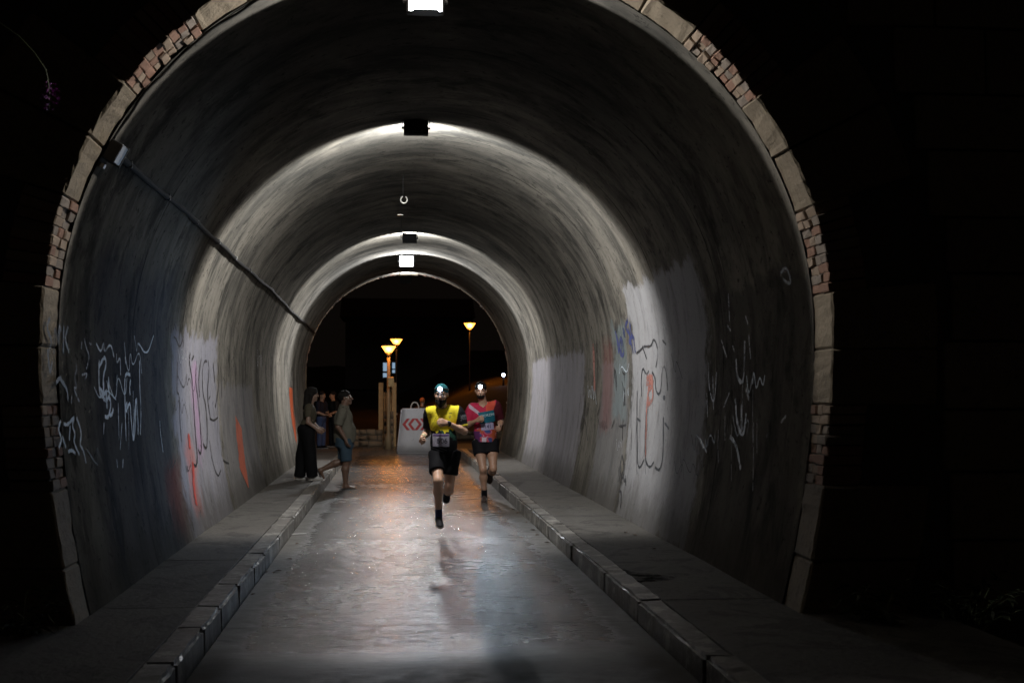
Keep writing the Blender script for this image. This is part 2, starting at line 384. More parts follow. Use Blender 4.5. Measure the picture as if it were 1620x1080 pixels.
def ring(ya, yb, front):
    for side in (0, 1):
        f = (lambda a: a) if side == 0 else (lambda a: 180-a)
        def stone(a0, a1, n=1):
            for k in range(n):
                b0, b1 = a0+(a1-a0)*k/n, a0+(a1-a0)*(k+1)/n
                dr = random.uniform(-.006, .006)
                wedge('ring_stone', *sorted((f(b0+GAPD/2), f(b1-GAPD/2))), RT+dr, RT+0.74, ya-0.02+random.uniform(-.012, .012), yb, M_STONE, 0.014, 0.003, 7)
        def bricks(a0, a1):
            n = max(2, round((a1-a0)/1.5)); y_m = (ya+yb)/2
            for k in range(n):
                b0, b1 = a0+(a1-a0)*k/n, a0+(a1-a0)*(k+1)/n
                q = sorted((f(b0+GAPD/2), f(b1-GAPD/2)))
                cuts = [(ya, y_m-0.006), (y_m+0.006, yb)] if k % 2 == 0 else [(ya, ya+0.11), (ya+0.122, yb-0.122), (yb-0.11, yb)]
                if not front: cuts = [(ya, yb)]
                for c0, c1 in cuts:
                    dr = random.uniform(-.008, .018)
                    wedge('brick', *q, RT+dr, RT+0.26, c0+random.uniform(-.012, .004)*(c0 == ya), c1, random.choice(M_BRICK), 0.006, 0.003)
        bricks(72, 84); stone(58.5, 72, 1); stone(50, 58.5, 1); bricks(36.5, 50); stone(18, 36.5, 2); bricks(5, 18); stone(-12, 5, 2); bricks(-24, -12); stone(-46, -24, 2)
    wedge('ring_stone', 84.2, 95.8, RT-0.01, RT+0.85, ya-0.03, yb, M_STONE, 0.012, 0.002, 4)
ring(Y0, Y0+RING, True)
ring(Y1-RING, Y1, False)
# portal wall with its courses
def portal(yf, yb, facing):
    H, Wd = 9.0, 11.0
    pr = profile(RT+0.25, -0.1)
    outer = []
    for x, z in pr:
        dx, dz = x-CX, max(z, 0)-0.0
        s = min(Wd/abs(dx) if abs(dx) > 1e-6 else 1e9, H/dz if dz > 1e-6 else 1e9)
        outer.append((CX+dx*s, dz*s if z > 0 else z))
    k = len(pr); v = [(x, yf, z) for x, z in pr]+[(x, yf, z) for x, z in outer]+[(x, yb, z) for x, z in pr]+[(x, yb, z) for x, z in outer]
    f = []
    for i in range(k-1):
        f += [(i, i+1, k+i+1, k+i), (2*k+i+1, 2*k+i, 3*k+i, 3*k+i+1), (i+1, i, 2*k+i, 2*k+i+1), (k+i, k+i+1, 3*k+i+1, 3*k+i)]
    w = tparent(mesh_obj('portal_wall', v, f, M_MORTAR))
    if facing < 0:
        z = 0.15
        row = 0
        while z < 6.2:
            h = random.choice([0.38, 0.42, 0.46]); x = -5.4+random.uniform(0, .5)
            while x < 7.2:
                L = random.uniform(0.6, 1.15)
                cs = [(x, z), (x+L, z), (x, z+h), (x+L, z+h), (x+L/2, z+h/2), (x+L/2, z), (x+L/2, z+h)]
                ok = all((math.hypot(a-CX, b-CZ) > RT+0.76 if b >= CZ else abs(a-CX) > RT+0.76) for a, b in cs)
                if ok:
                    bm = bmesh.new(); bm_box(bm, (x+L/2, yf-0.015, z+h/2), (L-0.018, 0.06, h-0.018), 0.012)
                    for vv in bm.verts: vv.co.y += random.gauss(0, .004)
                    o = bm_obj('stone_block', bm, M_ASHLAR); o.parent = w
                    x += L
                else: x += 0.12
            z += h; row += 1
portal(Y0+0.03, Y0+0.4, -1)
portal(Y1-0.4, Y1-0.03, 1)
# the earth bank over the tunnel
vs, fs = [], []
nx_, ny_ = 40, 12
for j in range(ny_+1):
    for i in range(nx_+1):
        x = CX-22+44*i/nx_; y = Y0+0.2+(Y1-Y0-0.4)*j/ny_
        vs.append((x, y, 8.6-0.035*max(0, abs(x-CX)-6)**2+0.25*math.sin(x*0.9+y*0.5)+rng.normal(0, .06)))
for j in range(ny_):
    for i in range(nx_): fs.append((j*(nx_+1)+i, j*(nx_+1)+i+1, (j+1)*(nx_+1)+i+1, (j+1)*(nx_+1)+i))
mesh_obj('embankment', vs, fs, M_EARTH, smooth=True, kind='structure')

# ---------------------------------------------------------------- graffiti: thin coats of paint on the lining
def mat_spray(name, col, cover=0.42):
    q = NT(name); P = q.pos(); f = q.noise(P, 24, 5, 0.7); f2 = q.noise(P, 2.2, 3)
    q.base(q.mix(f2, tuple(c*0.75 for c in col), col)); q.rough(0.65)
    a = q.math('MULTIPLY', q.sstep(f, cover-0.12, cover+0.06), q.sstep(f2, 0.22, 0.5)); q.l(a, q.p.inputs['Alpha'])
    return q.m
SP = {k: mat_spray('spray_'+k, c, cv) for k, c, cv in (('ice', (0.72, 0.82, 0.92), 0.39), ('black', (0.012, 0.011, 0.014), 0.33), ('blue', (0.035, 0.055, 0.24), 0.36),
      ('orange', (0.50, 0.085, 0.025), 0.36), ('red', (0.55, 0.06, 0.045), 0.35), ('white', (0.55, 0.57, 0.62), 0.45), ('rust', (0.5, 0.17, 0.12), 0.45))}
def smooth_poly(p, n=3):
    p = [np.array(a, float) for a in p]
    if len(p) < 3: return [p[0]+(p[-1]-p[0])*t for t in np.linspace(0, 1, 8)]
    for _ in range(n):
        q = [p[0]]
        for a, b in zip(p[:-1], p[1:]): q += [a*0.75+b*0.25, a*0.25+b*0.75]
        q.append(p[-1]); p = q
    return p
def spray(strokes, mat, width, org=(0, 0), sc=1.0, lift=0.005):
    """strokes are picture outlines laid on the wall they were sprayed on"""
    for st in strokes:
        vs, fs = [], []
        pts = [wall_hit(org[0]+a/sc, org[1]+b/sc) for a, b in smooth_poly(st)]; pts = [p-wall_n(p)*(wall_d(p) if Y0+RING < p[1] < Y1-RING else -0.014) for p in pts]
        base = len(vs)
        for i, p in enumerate(pts):
            t = pts[min(i+1, len(pts)-1)]-pts[max(i-1, 0)]; L = np.linalg.norm(t); t = t/L if L > 1e-9 else np.array([0, 0, 1.])
            n = wall_n(p); s = np.cross(n, t); s /= max(np.linalg.norm(s), 1e-6)
            w = width*(1 if width > .2 else (0.7+0.5*abs(math.sin(i*0.7)))*(0.6 if i in (0, len(pts)-1) else 1))/2
            if width > .2: vs += [p+n*lift+s*w*random.uniform(.86, 1.06), p+n*lift-s*w*random.uniform(.86, 1.06)]
            else: vs += [p+n*lift+s*w, p+n*lift-s*w]
        for i in range(len(pts)-1):
            k = base+2*i; fs.append((k, k+1, k+3, k+2))
        tparent(mesh_obj('graffiti', vs, fs, SP[mat]))
G = (60, 480); gs = 4.155
spray([[(402,372),(394,430),(440,338),(452,400),(425,480),(430,600),(396,540),(412,630),(455,560),(440,660),(468,600),(482,660),(462,752),(436,742)], [(398,400),(396,520),(404,600)], [(448,560),(452,690)], [(430,500),(428,640)], [(496,690),(486,730),(470,735)], [(465,480),(470,640)], [(412,580),(440,640)]], 'ice', 0.029, G, gs)
spray([[(610,470),(588,455),(574,490),(575,620),(578,760),(582,900)], [(585,700),(610,640),(614,740),(630,920),(645,800),(648,600),(640,700),(628,900)], [(668,375),(670,560),(680,700),(675,860)], [(650,620),(662,800),(660,860)], [(590,650),(575,690),(590,710)], [(612,500),(605,560),(610,600)]], 'ice', 0.029, G, gs)
spray([[(130,770),(112,830),(140,890),(118,950)], [(165,790),(190,800),(235,735),(215,800),(240,860),(225,905),(265,995)], [(245,750),(280,850),(265,930),(290,960),(308,1050)], [(195,975),(215,960),(240,985)], [(140,870),(165,950)], [(205,800),(200,900)]], 'ice', 0.023, G, gs)
spray([[(240,390),(246,440),(228,480),(248,560),(222,550),(262,645)], [(296,230),(312,300),(334,345),(310,430)], [(280,250),(275,300)], [(330,260),(345,268)], [(280,470),(320,455),(300,500)], [(215,600),(210,660)]], 'white', 0.015, G, gs)
spray([[(520,330),(524,400),(545,340),(548,470)], [(525,470),(520,540)], [(530,650),(533,900)], [(555,780),(540,960)], [(800,770),(805,860),(822,980)], [(560,1020),(556,1080)], [(515,1020),(520,1080)], [(430,780),(425,860)]], 'ice', 0.018, G, gs)
spray([[(60,95),(38,140),(50,200),(72,240),(60,300),(40,320)], [(85,330),(90,130),(120,300),(118,130),(135,190)], [(160,140),(158,330)], [(190,150),(165,230),(195,320)], [(45,330),(60,470),(75,380)], [(100,520),(130,480),(185,560),(190,640)]], 'black', 0.031, G, gs)
G = (250, 520); gs = 3.86
spray([[(196,148),(188,200),(208,300),(215,450),(226,640),(240,780),(234,842),(216,826)], [(218,165),(206,190)], [(236,196),(226,300),(250,480),(264,700),(260,772),(245,738)], [(264,182),(246,300),(254,420)], [(300,198),(284,194),(272,240),(272,390),(298,480),(301,700),(291,736),(274,700)], [(306,192),(314,260),(300,400),(320,545)], [(336,202),(345,330)], [(362,206),(372,330),(350,480)], [(396,206),(402,340)], [(380,230),(385,420)]], 'black', 0.031, G, gs)
spray([[(96,48),(112,62),(132,124),(156,46)], [(156,60),(152,110)], [(120,200),(115,380),(128,400)], [(130,410),(134,560),(145,690)], [(312,680),(328,800),(364,912),(384,860)], [(398,800),(415,815),(432,822)], [(318,548),(345,560),(366,540)], [(310,430),(320,410)]], 'black', 0.022, G, gs)
spray([[(490,570),(498,700),(524,915)]], 'orange', 0.62, G, gs)
spray([[(186,640),(194,730)], [(214,820),(218,960),(236,1075)]], 'red', 0.10, G, gs)
spray([[(460,613),(461,640),(464,665),(468,682)]], 'orange', 0.85)
G = (940, 440); gs = 5.4
spray([[(185,450),(205,560),(212,665),(232,470),(245,600),(225,660),(270,655),(240,480),(215,600)], [(262,425),(255,470),(272,500),(262,430)], [(296,355),(272,420),(310,470),(330,560),(300,540),(345,480),(350,560),(362,640)], [(300,420),(345,640)], [(190,470),(235,650)], [(310,370),(330,500)]], 'blue', 0.053, G, gs)
spray([[(370,640),(412,604),(424,580),(486,586),(500,520),(524,540),(546,640),(525,762)], [(415,575),(452,690)], [(412,1010),(410,830),(422,758),(452,830),(470,790)], [(495,800),(522,850),(524,940),(546,1000),(570,960),(574,800),(596,740),(616,800),(626,960)], [(580,530),(612,566)], [(165,900),(172,760),(188,830),(190,930)], [(245,790),(252,815),(272,820)], [(240,880),(258,950),(268,1000)], [(590,1010),(605,1010),(602,1032),(590,1024),(592,1008)]], 'black', 0.028, G, gs)
spray([[(450,880),(478,860),(505,880),(470,930)], [(470,1010),(460,1080)]], 'rust', 0.12, G, gs)
G = (850, 400); gs = 2.16
spray([[(345,470),(344,600),(345,720),(353,738),(368,705)], [(374,540),(368,700),(385,738),(400,714)], [(431,560),(431,700),(420,746),(404,732)], [(300,400),(300,520)], [(278,592),(306,588)], [(294,562),(290,640)], [(290,690),(279,740),(292,776),(300,735),(290,690)], [(278,812),(288,812),(284,870)], [(268,880),(278,830)], [(262,390),(270,470)], [(252,600),(262,570)], [(345,565),(356,575)], [(436,580),(450,600)], [(148,600),(160,540),(172,640)], [(150,480),(138,600)]], 'black', 0.028, G, gs)
spray([[(385,430),(376,520),(372,700)], [(392,440),(398,500),(380,520)]], 'rust', 0.06, G, gs)
spray([[(192,310),(196,470)]], 'rust', 0.14, G, gs)
spray([[(832,70),(850,45),(864,80),(866,110),(840,90)]], 'black', 0.025, G, gs)
G = (1100, 440); gs = 3.375
spray([[(220,430),(224,530),(258,568),(266,470),(268,335)], [(274,590),(282,615),(292,645)], [(215,640),(224,780),(262,856),(276,720)], [(250,670),(248,760)], [(185,845),(222,885),(246,1020)]], 'white', 0.037, G, gs)
spray([[(70,450),(70,580),(100,690),(112,500)], [(138,330),(166,420)], [(290,300),(300,430)], [(60,610),(65,740)], [(150,690),(182,610)], [(92,520),(96,700)], [(178,80),(184,230)], [(272,200),(286,245)], [(200,360),(210,390)], [(460,770),(486,735)], [(24,850),(60,930)], [(385,850),(392,830)], [(170,250),(190,280)]], 'white', 0.022, G, gs)

# fainter, older scrawl in between
rg2 = random.Random(11)
for k in range(34):
    left = k % 2 == 0
    px = rg2.uniform(140, 420) if left else rg2.uniform(880, 1190); py = rg2.uniform(500, 760)
    sx = rg2.uniform(4, 12)*(1.6 if abs(px-640) > 400 else 0.8); sy = rg2.uniform(12, 34)
    st = []
    for j in range(rg2.randint(4, 9)): st.append((px+sx*(j*0.45)+rg2.uniform(-.5, .5)*sx, py+(sy if j % 2 else -sy)*rg2.uniform(.3, 1)))
    spray([st], rg2.choice(['black', 'black', 'white', 'ice', 'black']), rg2.uniform(.008, .018))
for k in range(16):      # runs of paint
    px = rg2.choice([rg2.uniform(170, 260), rg2.uniform(300, 360), rg2.uniform(990, 1060), rg2.uniform(1130, 1200)]); py = rg2.uniform(600, 690); L = rg2.uniform(30, 110)
    spray([[(px, py), (px+rg2.uniform(-1, 1), py+L*.5), (px+rg2.uniform(-1, 1), py+L)]], 'ice' if px < 270 else 'black' if px < 1100 else 'white', .009)
# ---------------------------------------------------------------- cable, junction box and ceiling hooks
bm = bmesh.new(); pts = []
CPX, CPZ = CX-RL*math.cos(R(27.5)), CZ+RL*math.sin(R(27.5))
yy = Y0+0.55
while yy < Y1-0.2:
    a = R(27.5)+0.005*math.sin(yy*0.7)+0.0025*math.sin(yy*2.3)-0.0035*max(0, yy-15); rr = RL-0.022
    pts.append((CX-rr*math.cos(a), yy, CZ+rr*math.sin(a))); yy += 0.22
tube(bm, pts, [0.020*(1+0.5*abs(math.sin(i*0.9))*random.random()) for i in range(len(pts))], 7)
cable = bm_obj('wall_cable', bm, M_CABLE, smooth=True, label='thick black cable running along the left wall from the junction box', cat='cable')
for i in range(2, len(pts)-1, 7):
    bm = bmesh.new(); bm_box(bm, pts[i], (0.05, 0.03, 0.055), 0.004); bm_obj('cable_clip', bm, M_BLACKMETAL, cable)
bm = bmesh.new(); a0 = 27.5; pts = []
for k in range(40):
    a = R(28.5+k*(88-28.5)/39); rr = RL-0.012+0.004*math.sin(k*1.3); pts.append((CX-rr*math.cos(a), Y0+RING+0.03+0.012*math.sin(k*0.8), CZ+rr*math.sin(a)))
tube(bm, pts, 0.010, 6)
bm_obj('arch_cable', bm, M_CABLE, smooth=True, label='thin black cable following the arch above the junction box up to the crown', cat='cable')
jb = empty('junction_box', (CX-(RL-0.05)*math.cos(R(27.5)), Y0+0.44, CZ+(RL-0.05)*math.sin(R(27.5))), 'small grey junction box on the inside of the arch at the end of the cable', 'junction box')
rot = Matrix.Rotation(R(-62), 3, 'Y')
bm = bmesh.new(); bm_box(bm, (0, 0, 0), (0.14, 0.16, 0.09), 0.006, rot); bm_obj('box_body', bm, M_BLACKMETAL, jb)
bm = bmesh.new(); bm_box(bm, tuple(rot @ Vector((0, 0.088, 0.0))), (0.15, 0.012, 0.1), 0.003, rot); bm_obj('box_cover', bm, simple('grey_plastic', (0.22, 0.21, 0.19), 0.6), jb)
bm = bmesh.new(); bm_box(bm, tuple(rot @ Vector((-0.12, -0.03, 0.02))), (0.035, 0.05, 0.03), 0.004, rot); bm_obj('bracket', bm, simple('grey_steel', (0.32, 0.31, 0.3), 0.5, metal=0.5), jb)
M_STEEL = simple('galvanised_steel', (0.72, 0.71, 0.66), 0.35, 0.15, 30, 0, 0.4)
def crown_z(x): return CZ+math.sqrt(max(0, (RL-0.01)**2-(x-CX)**2))
# open ring hook
hp = at(639, 316, 17.6); hook = empty('ceiling_hook', (hp[0], hp[1], hp[2]), 'bright open ring hook hanging from the crown of the vault', 'hook')
bm = bmesh.new(); tube(bm, [(0.045*math.cos(a), 0.012*math.sin(a), 0.05*math.sin(a)) for a in np.linspace(R(110), R(420), 18)], 0.0105, 7); bm_obj('open_ring', bm, M_STEEL, hook, True)
bm = bmesh.new(); tube(bm, [(-0.012, 0, 0.045), (-0.014, 0, crown_z(hp[0])-hp[2]+0.03)], 0.004, 6); bm_obj('stem', bm, M_BLACKMETAL, hook)
hp = at(633, 340, 19.0); hook = empty('ceiling_bracket', (hp[0], hp[1], hp[2]), 'short pale bracket with a thin wire under the crown of the vault', 'bracket')
bm = bmesh.new(); bm_box(bm, (0, 0, 0), (0.09, 0.05, 0.012), 0.003); bm_obj('plate', bm, M_STEEL, hook)
bm = bmesh.new(); tube(bm, [(0, 0, 0), (0, 0, crown_z(hp[0])-hp[2]+0.03)], 0.004, 6); bm_obj('stem', bm, M_BLACKMETAL, hook)
bm = bmesh.new(); tube(bm, [(0.01, 0, 0), (0.03, 1.2, -0.06), (0.02, 2.9, 0.02)], 0.005, 6); bm_obj('wire', bm, M_CABLE, hook)

# ---------------------------------------------------------------- floodlights
M_LENS = emis('led_lens', (0.92, 0.96, 1.0), 25.0)
def floodlight(px, py, Y, away, tilt, power, label, col=(1.0, 0.98, 0.94), size=(0.27, 0.19), blend=0.32, soft=0.09, added_visor=False):
    p = at(px, py, Y)
    fl = empty('floodlight', tuple(p), label, 'floodlight', 'floodlights under the vault')
    rx = R(90)+R(tilt) if not away else R(90)+R(tilt)
    rot = Matrix.Rotation(math.pi if not away else 0, 3, 'Z') @ Matrix.Rotation(R(-tilt), 3, 'X')     # local +Y is the way the lamp looks
    w, h = size
    bm = bmesh.new(); bm_box(bm, (0, 0, 0), (w, 0.05, h), 0.008, rot)
    for k in range(7):
        bm_box(bm, tuple(rot @ Vector((-w*0.36+w*0.12*k, -0.04, 0))), (0.008, 0.035, h*0.8), 0, rot)
    bm_obj('housing', bm, M_BLACKMETAL, fl)
    bm = bmesh.new(); bm_box(bm, tuple(rot @ Vector((0, 0.027, 0))), (w*0.86, 0.006, h*0.82), 0, rot); bm_obj('lens', bm, M_LENS, fl)
    bm = bmesh.new()
    for sx in (-1, 1):
        x = sx*(w/2+0.012); top = crown_z(p[0]+x)-p[2]+0.03
        tube(bm, [(x, 0, 0), (x, 0, top)], 0.006, 6)
        tube(bm, [(x-0.014*sx, 0, 0), (x+0.012*sx, 0, 0)], 0.016, 8)
    bm_obj('bracket', bm, M_BLACKMETAL, fl)
    bm = bmesh.new(); x = -w/2-0.012; top = crown_z(p[0]+x)-p[2]+0.02
    tube(bm, [(x, 0.02, top), (x+0.03, 0.03, top*0.55), (x+0.08, 0.0, h*0.5)], 0.005, 6); bm_obj('flex', bm, M_CABLE, fl)
    if added_visor:
        bm = bmesh.new(); bm_box(bm, tuple(rot @ Vector((0, 0.055, -h*0.53))), (0.18, 0.12, 0.006), 0, rot); bm_obj('added_visor', bm, M_BLACKMETAL, fl)  # added plate that keeps the beam off the ground before the mouth
    ld = bpy.data.lights.new('floodlight_beam', 'SPOT'); ld.energy = power; ld.color = col; ld.spot_size = R(176); ld.spot_blend = blend; ld.shadow_soft_size = soft
    lo = bpy.data.objects.new('floodlight_beam', ld); COL.objects.link(lo); lo.parent = fl
    d = rot @ Vector((0, 1, 0)); lo.location = d*(0.05 if added_visor else 0.13)
    lo.rotation_euler = d.to_track_quat('-Z', 'Y').to_euler()
    return fl
floodlight(673, 3, 8.98, False, -3, LAMP_W*0.20, 'lit floodlight just inside the brick mouth, facing out', (1.0, 0.96, 0.90), blend=0.06, soft=0.015, added_visor=True)
floodlight(658, 203, 13.9, True, 27, LAMP_W*0.64, 'dark-backed floodlight facing the far end, ahead of the open ring hook')
floodlight(648, 377, 23.6, True, 18, LAMP_W*0.48, 'dark-backed floodlight hanging by the thin wire and pale bracket')
floodlight(643, 413, 27.6, False, 15, LAMP_W*0.62, 'glaring floodlight facing the runners near the far mouth', (0.97, 0.98, 1.0), size=(0.34, 0.26))
floodlight(641, 443, 31.6, True, -6, LAMP_W*0.09, 'dark-backed floodlight facing out of the far mouth, behind the glaring one', (0.95, 0.97, 1.0), blend=0.08)

# ---------------------------------------------------------------- figures: smooth distance fields turned into one skin
def _n(v): v = np.asarray(v, float); return v/np.linalg.norm(v)
class Field:
    def __init__(self): self.p = []; self.cut = []; self.wr = None
    def cap(self, a, b, ra, rb=None, k=0.03, sub=False): self.p.append(('c', np.array(a, float), np.array(b, float), ra, ra if rb is None else rb, k, sub)); return self
    def ell(self, c, r, rot=None, k=0.03, sub=False): self.p.append(('e', np.array(c, float), np.array(r, float), np.eye(3) if rot is None else np.array(rot), None, k, sub)); return self
    def cone(self, a, b, ra, rb, k=0.02, rnd=0.006): self.p.append(('k', np.array(a, float), np.array(b, float), ra, rb, k, rnd)); return self
    def chain(self, pts, rs, k=0.03):
        for i in range(len(pts)-1): self.cap(pts[i], pts[i+1], rs[i], rs[i+1], k)
        return self
    def plane(self, pt, n, k=0.004): self.cut.append((np.array(pt, float), _n(n), k)); return self      # keeps the side the normal leaves
    @staticmethod
    def d1(q, P):
        t = q[0]
        if t == 'c':
            a, b, ra, rb = q[1:5]; ab = b-a; L2 = max(ab@ab, 1e-9)
            h = np.clip(((P-a)@ab)/L2, 0, 1); return np.linalg.norm(P-a-h[..., None]*ab, axis=-1)-(ra+(rb-ra)*h)
        if t == 'e':
            p = (P-q[1])@q[3]; k0 = np.linalg.norm(p/q[2], axis=-1); k1 = np.linalg.norm(p/(q[2]**2), axis=-1)
            return k0*(k0-1)/np.maximum(k1, 1e-6)
        a, b, ra, rb, k, rnd = q[1:7]; ab = b-a; L = np.linalg.norm(ab); u = ab/L
        y = (P-a)@u; x = np.linalg.norm(P-a-y[..., None]*u, axis=-1); h = np.clip(y/L, 0, 1); rr = ra+(rb-ra)*h
        dx = x-rr+rnd; dy = np.maximum(-y, y-L)+rnd
        return np.minimum(np.maximum(dx, dy), 0)+np.hypot(np.maximum(dx, 0), np.maximum(dy, 0))-rnd
    def bb(self, q):
        if q[0] == 'e': r = np.max(q[2]); return q[1]-r, q[1]+r
        r = max(q[3], q[4]); return np.minimum(q[1], q[2])-r, np.maximum(q[1], q[2])+r
    @staticmethod
    def smin(a, b, k):
        h = np.maximum(k-np.abs(a-b), 0)/k; return np.minimum(a, b)-h*h*k*0.25
    def post(self, f, P):
        if self.wr is not None: f = f+self.wr(P)
        for pt, n, k in self.cut: f = -self.smin(-f, (P-pt)@n, k)
        return f
    def at(self, P):
        P = np.asarray(P, float); f = np.ones(P.shape[:-1])
        for q in self.p:
            d = self.d1(q, P)
            if q[0] != 'k' and q[6]: f = -self.smin(-f, d, q[5])
            else: f = self.smin(f, d, q[5])
        return self.post(f, P)
    def mesh(self, h):
        lo = np.min([self.bb(q)[0] for q in self.p], axis=0)-3*h-0.01; hi = np.max([self.bb(q)[1] for q in self.p], axis=0)+3*h+0.01
        n = np.ceil((hi-lo)/h).astype(int)+1
        f = np.ones(n, np.float32); ax = [lo[i]+h*np.arange(n[i]) for i in range(3)]
        for q in self.p:
            a, b = self.bb(q); m = q[5]+0.025
            s = [slice(max(0, int((a[i]-m-lo[i])/h)), min(n[i], int((b[i]+m-lo[i])/h)+2)) for i in range(3)]
            X, Y, Z = np.meshgrid(ax[0][s[0]], ax[1][s[1]], ax[2][s[2]], indexing='ij'); P = np.stack([X, Y, Z], -1)
            d = self.d1(q, P); g = f[s[0], s[1], s[2]]
            f[s[0], s[1], s[2]] = -self.smin(-g, d, q[5]) if (q[0] != 'k' and q[6]) else self.smin(g, d, q[5])
        if self.wr is not None or self.cut:
            band = f < 0.06
            I = np.nonzero(band); P = np.stack([ax[0][I[0]], ax[1][I[1]], ax[2][I[2]]], -1)
            f[I] = self.post(f[I].astype(float), P)
        return nets(f, lo, h)
def nets(f, lo, h):
    s = f < 0
    c = [s[i:s.shape[0]-1+i, j:s.shape[1]-1+j, k:s.shape[2]-1+k] for i in (0, 1) for j in (0, 1) for k in (0, 1)]
    cnt = sum(x.astype(np.int8) for x in c); act = (cnt > 0) & (cnt < 8)
    I = np.stack(np.nonzero(act), -1); idx = np.full(act.shape, -1, np.int64); idx[tuple(I.T)] = np.arange(len(I))
    off = np.array([(i, j, k) for i in (0, 1) for j in (0, 1) for k in (0, 1)])
    V = np.stack([f[tuple((I+o).T)] for o in off], -1).astype(float)
    acc = np.zeros((len(I), 3)); w = np.zeros(len(I))
    for a in range(8):
        for b in range(a+1, 8):
            if np.abs(off[a]-off[b]).sum() != 1: continue
            m = (V[:, a] < 0) != (V[:, b] < 0); t = np.where(m, V[:, a]/np.where(m, V[:, a]-V[:, b], 1), 0)
            acc += np.where(m[:, None], off[a]+(off[b]-off[a])*t[:, None], 0); w += m
    verts = lo+h*(I+acc/w[:, None])
    faces = []
    for ax in range(3):
        o = [0, 0, 0]; o[ax] = 1
        sl = tuple(slice(0, s.shape[i]-o[i]) for i in range(3)); sh = tuple(slice(o[i], s.shape[i]) for i in range(3))
        ch = s[sl] != s[sh]; E = np.stack(np.nonzero(ch), -1)
        u, v = [(1, 2), (2, 0), (0, 1)][ax]
        ok = (E[:, u] > 0) & (E[:, v] > 0) & (E[:, u] < s.shape[u]-1) & (E[:, v] < s.shape[v]-1); E = E[ok]
        du = np.zeros(3, int); du[u] = 1; dv = np.zeros(3, int); dv[v] = 1
        q = np.stack([idx[tuple((E-du-dv).T)], idx[tuple((E-dv).T)], idx[tuple(E.T)], idx[tuple((E-du).T)]], -1)
        flip = ~s[tuple(E.T)]; q[flip] = q[flip][:, ::-1]; faces.append(q)
    return verts, np.concatenate(faces)
def fast_mesh(name, V, Fq, m, parent, colf=None):
    me = bpy.data.meshes.new(name); me.vertices.add(len(V)); me.vertices.foreach_set('co', V.astype(np.float32).ravel())
    me.loops.add(Fq.size); me.loops.foreach_set('vertex_index', Fq.astype(np.int32).ravel())
    me.polygons.add(len(Fq)); me.polygons.foreach_set('loop_start', np.arange(0, Fq.size, 4, dtype=np.int32))
    me.polygons.foreach_set('use_smooth', np.ones(len(Fq), bool)); me.update(calc_edges=True); me.validate()
    if colf is not None:
        c = np.ones((len(V), 4), np.float32); c[:, :3] = colf(V); a = me.color_attributes.new('Col', 'FLOAT_COLOR', 'POINT'); a.data.foreach_set('color', c.ravel())
    me.materials.append(m); return link(bpy.data.objects.new(name, me), parent)
def cloth_mat(name, col=None, rough=0.8, sheen=0.0):
    q = NT(name); o = q.obj(); n = q.noise(o, 55, 4, 0.6)
    if col is None: c = q.n('ShaderNodeVertexColor', layer_name='Col').outputs[0]
    else: c = q.mix(q.noise(o, 9, 4), tuple(x*0.8 for x in col), tuple(x*1.15 for x in col))
    q.base(c); q.rough(rough); q.spec(0.15); q.p.inputs['Sheen Weight'].default_value = sheen
    q.norm(q.bump(n, 0.3, 0.004, q.bump(q.noise(o, 14, 3), 0.35, 0.012)))
    return q.m
def skin_mat(name, col):
    q = NT(name); o = q.obj(); n = q.noise(o, 30, 4)
    q.base(q.mix(n, tuple(x*0.82 for x in col), tuple(x*1.12 for x in col))); q.rough(0.42)
    q.p.inputs['Subsurface Weight'].default_value = 0.12; q.p.inputs['Subsurface Radius'].default_value = (0.02, 0.008, 0.004); q.p.inputs['Subsurface Scale'].default_value = 0.5
    q.norm(q.bump(q.noise(o, 120, 3), 0.15, 0.002))
    return q.m
def wrinkle(amp, seed, fr=22.0):
    r = np.random.default_rng(seed); ks = r.normal(0, 1, (7, 3))*fr*np.array([1, 1, .6]); ps = r.uniform(0, 6.28, 7)
    return lambda P: amp*sum(np.sin(P@k+p) for k, p in zip(ks, ps))/3.0

def head_frame(c, fwd, up=(0, 0, 1)):
    f = _n(fwd); u = np.array(up, float); r = _n(np.cross(f, u)); u = np.cross(r, f)
    M = np.stack([r, f, u], 1); c = np.array(c, float)      # columns: lateral, forward, up
    return M, (lambda x, y, z, s=1.0: c+M@np.array([x, y, z]))
def add_head(fd, c, fwd, up=(0, 0, 1), s=1.0):
    M, T0 = head_frame(c, fwd, up); T = lambda x, y, z: T0(x*s, y*s, z*s)
    e = lambda p, r, k=0.03, sub=False: fd.ell(T(*p), np.array(r)*s, M, k, sub)
    e((0, -.015, .035), (.076, .096, .085)); e((0, .02, -.045), (.059, .068, .074)); e((0, .058, -.098), (.030, .026, .022), .03)
    for q in (-1, 1):
        e((q*.036, .058, -.03), (.026, .024, .024), .025); e((q*.078, -.012, -.008), (.010, .020, .030), .012)
        e((q*.032, .105, .004), (.020, .018, .013), .012, True)
    fd.cap(T(0, .088, .006), T(0, .112, -.034), .009*s, .013*s, .015)
    fd.cap(T(-.036, .081, .022), T(.036, .081, .022), .011*s, .011*s, .02)
    fd.cap(T(-.018, .086, -.064), T(.018, .086, -.064), .008*s, .008*s, .012)
    return M, T
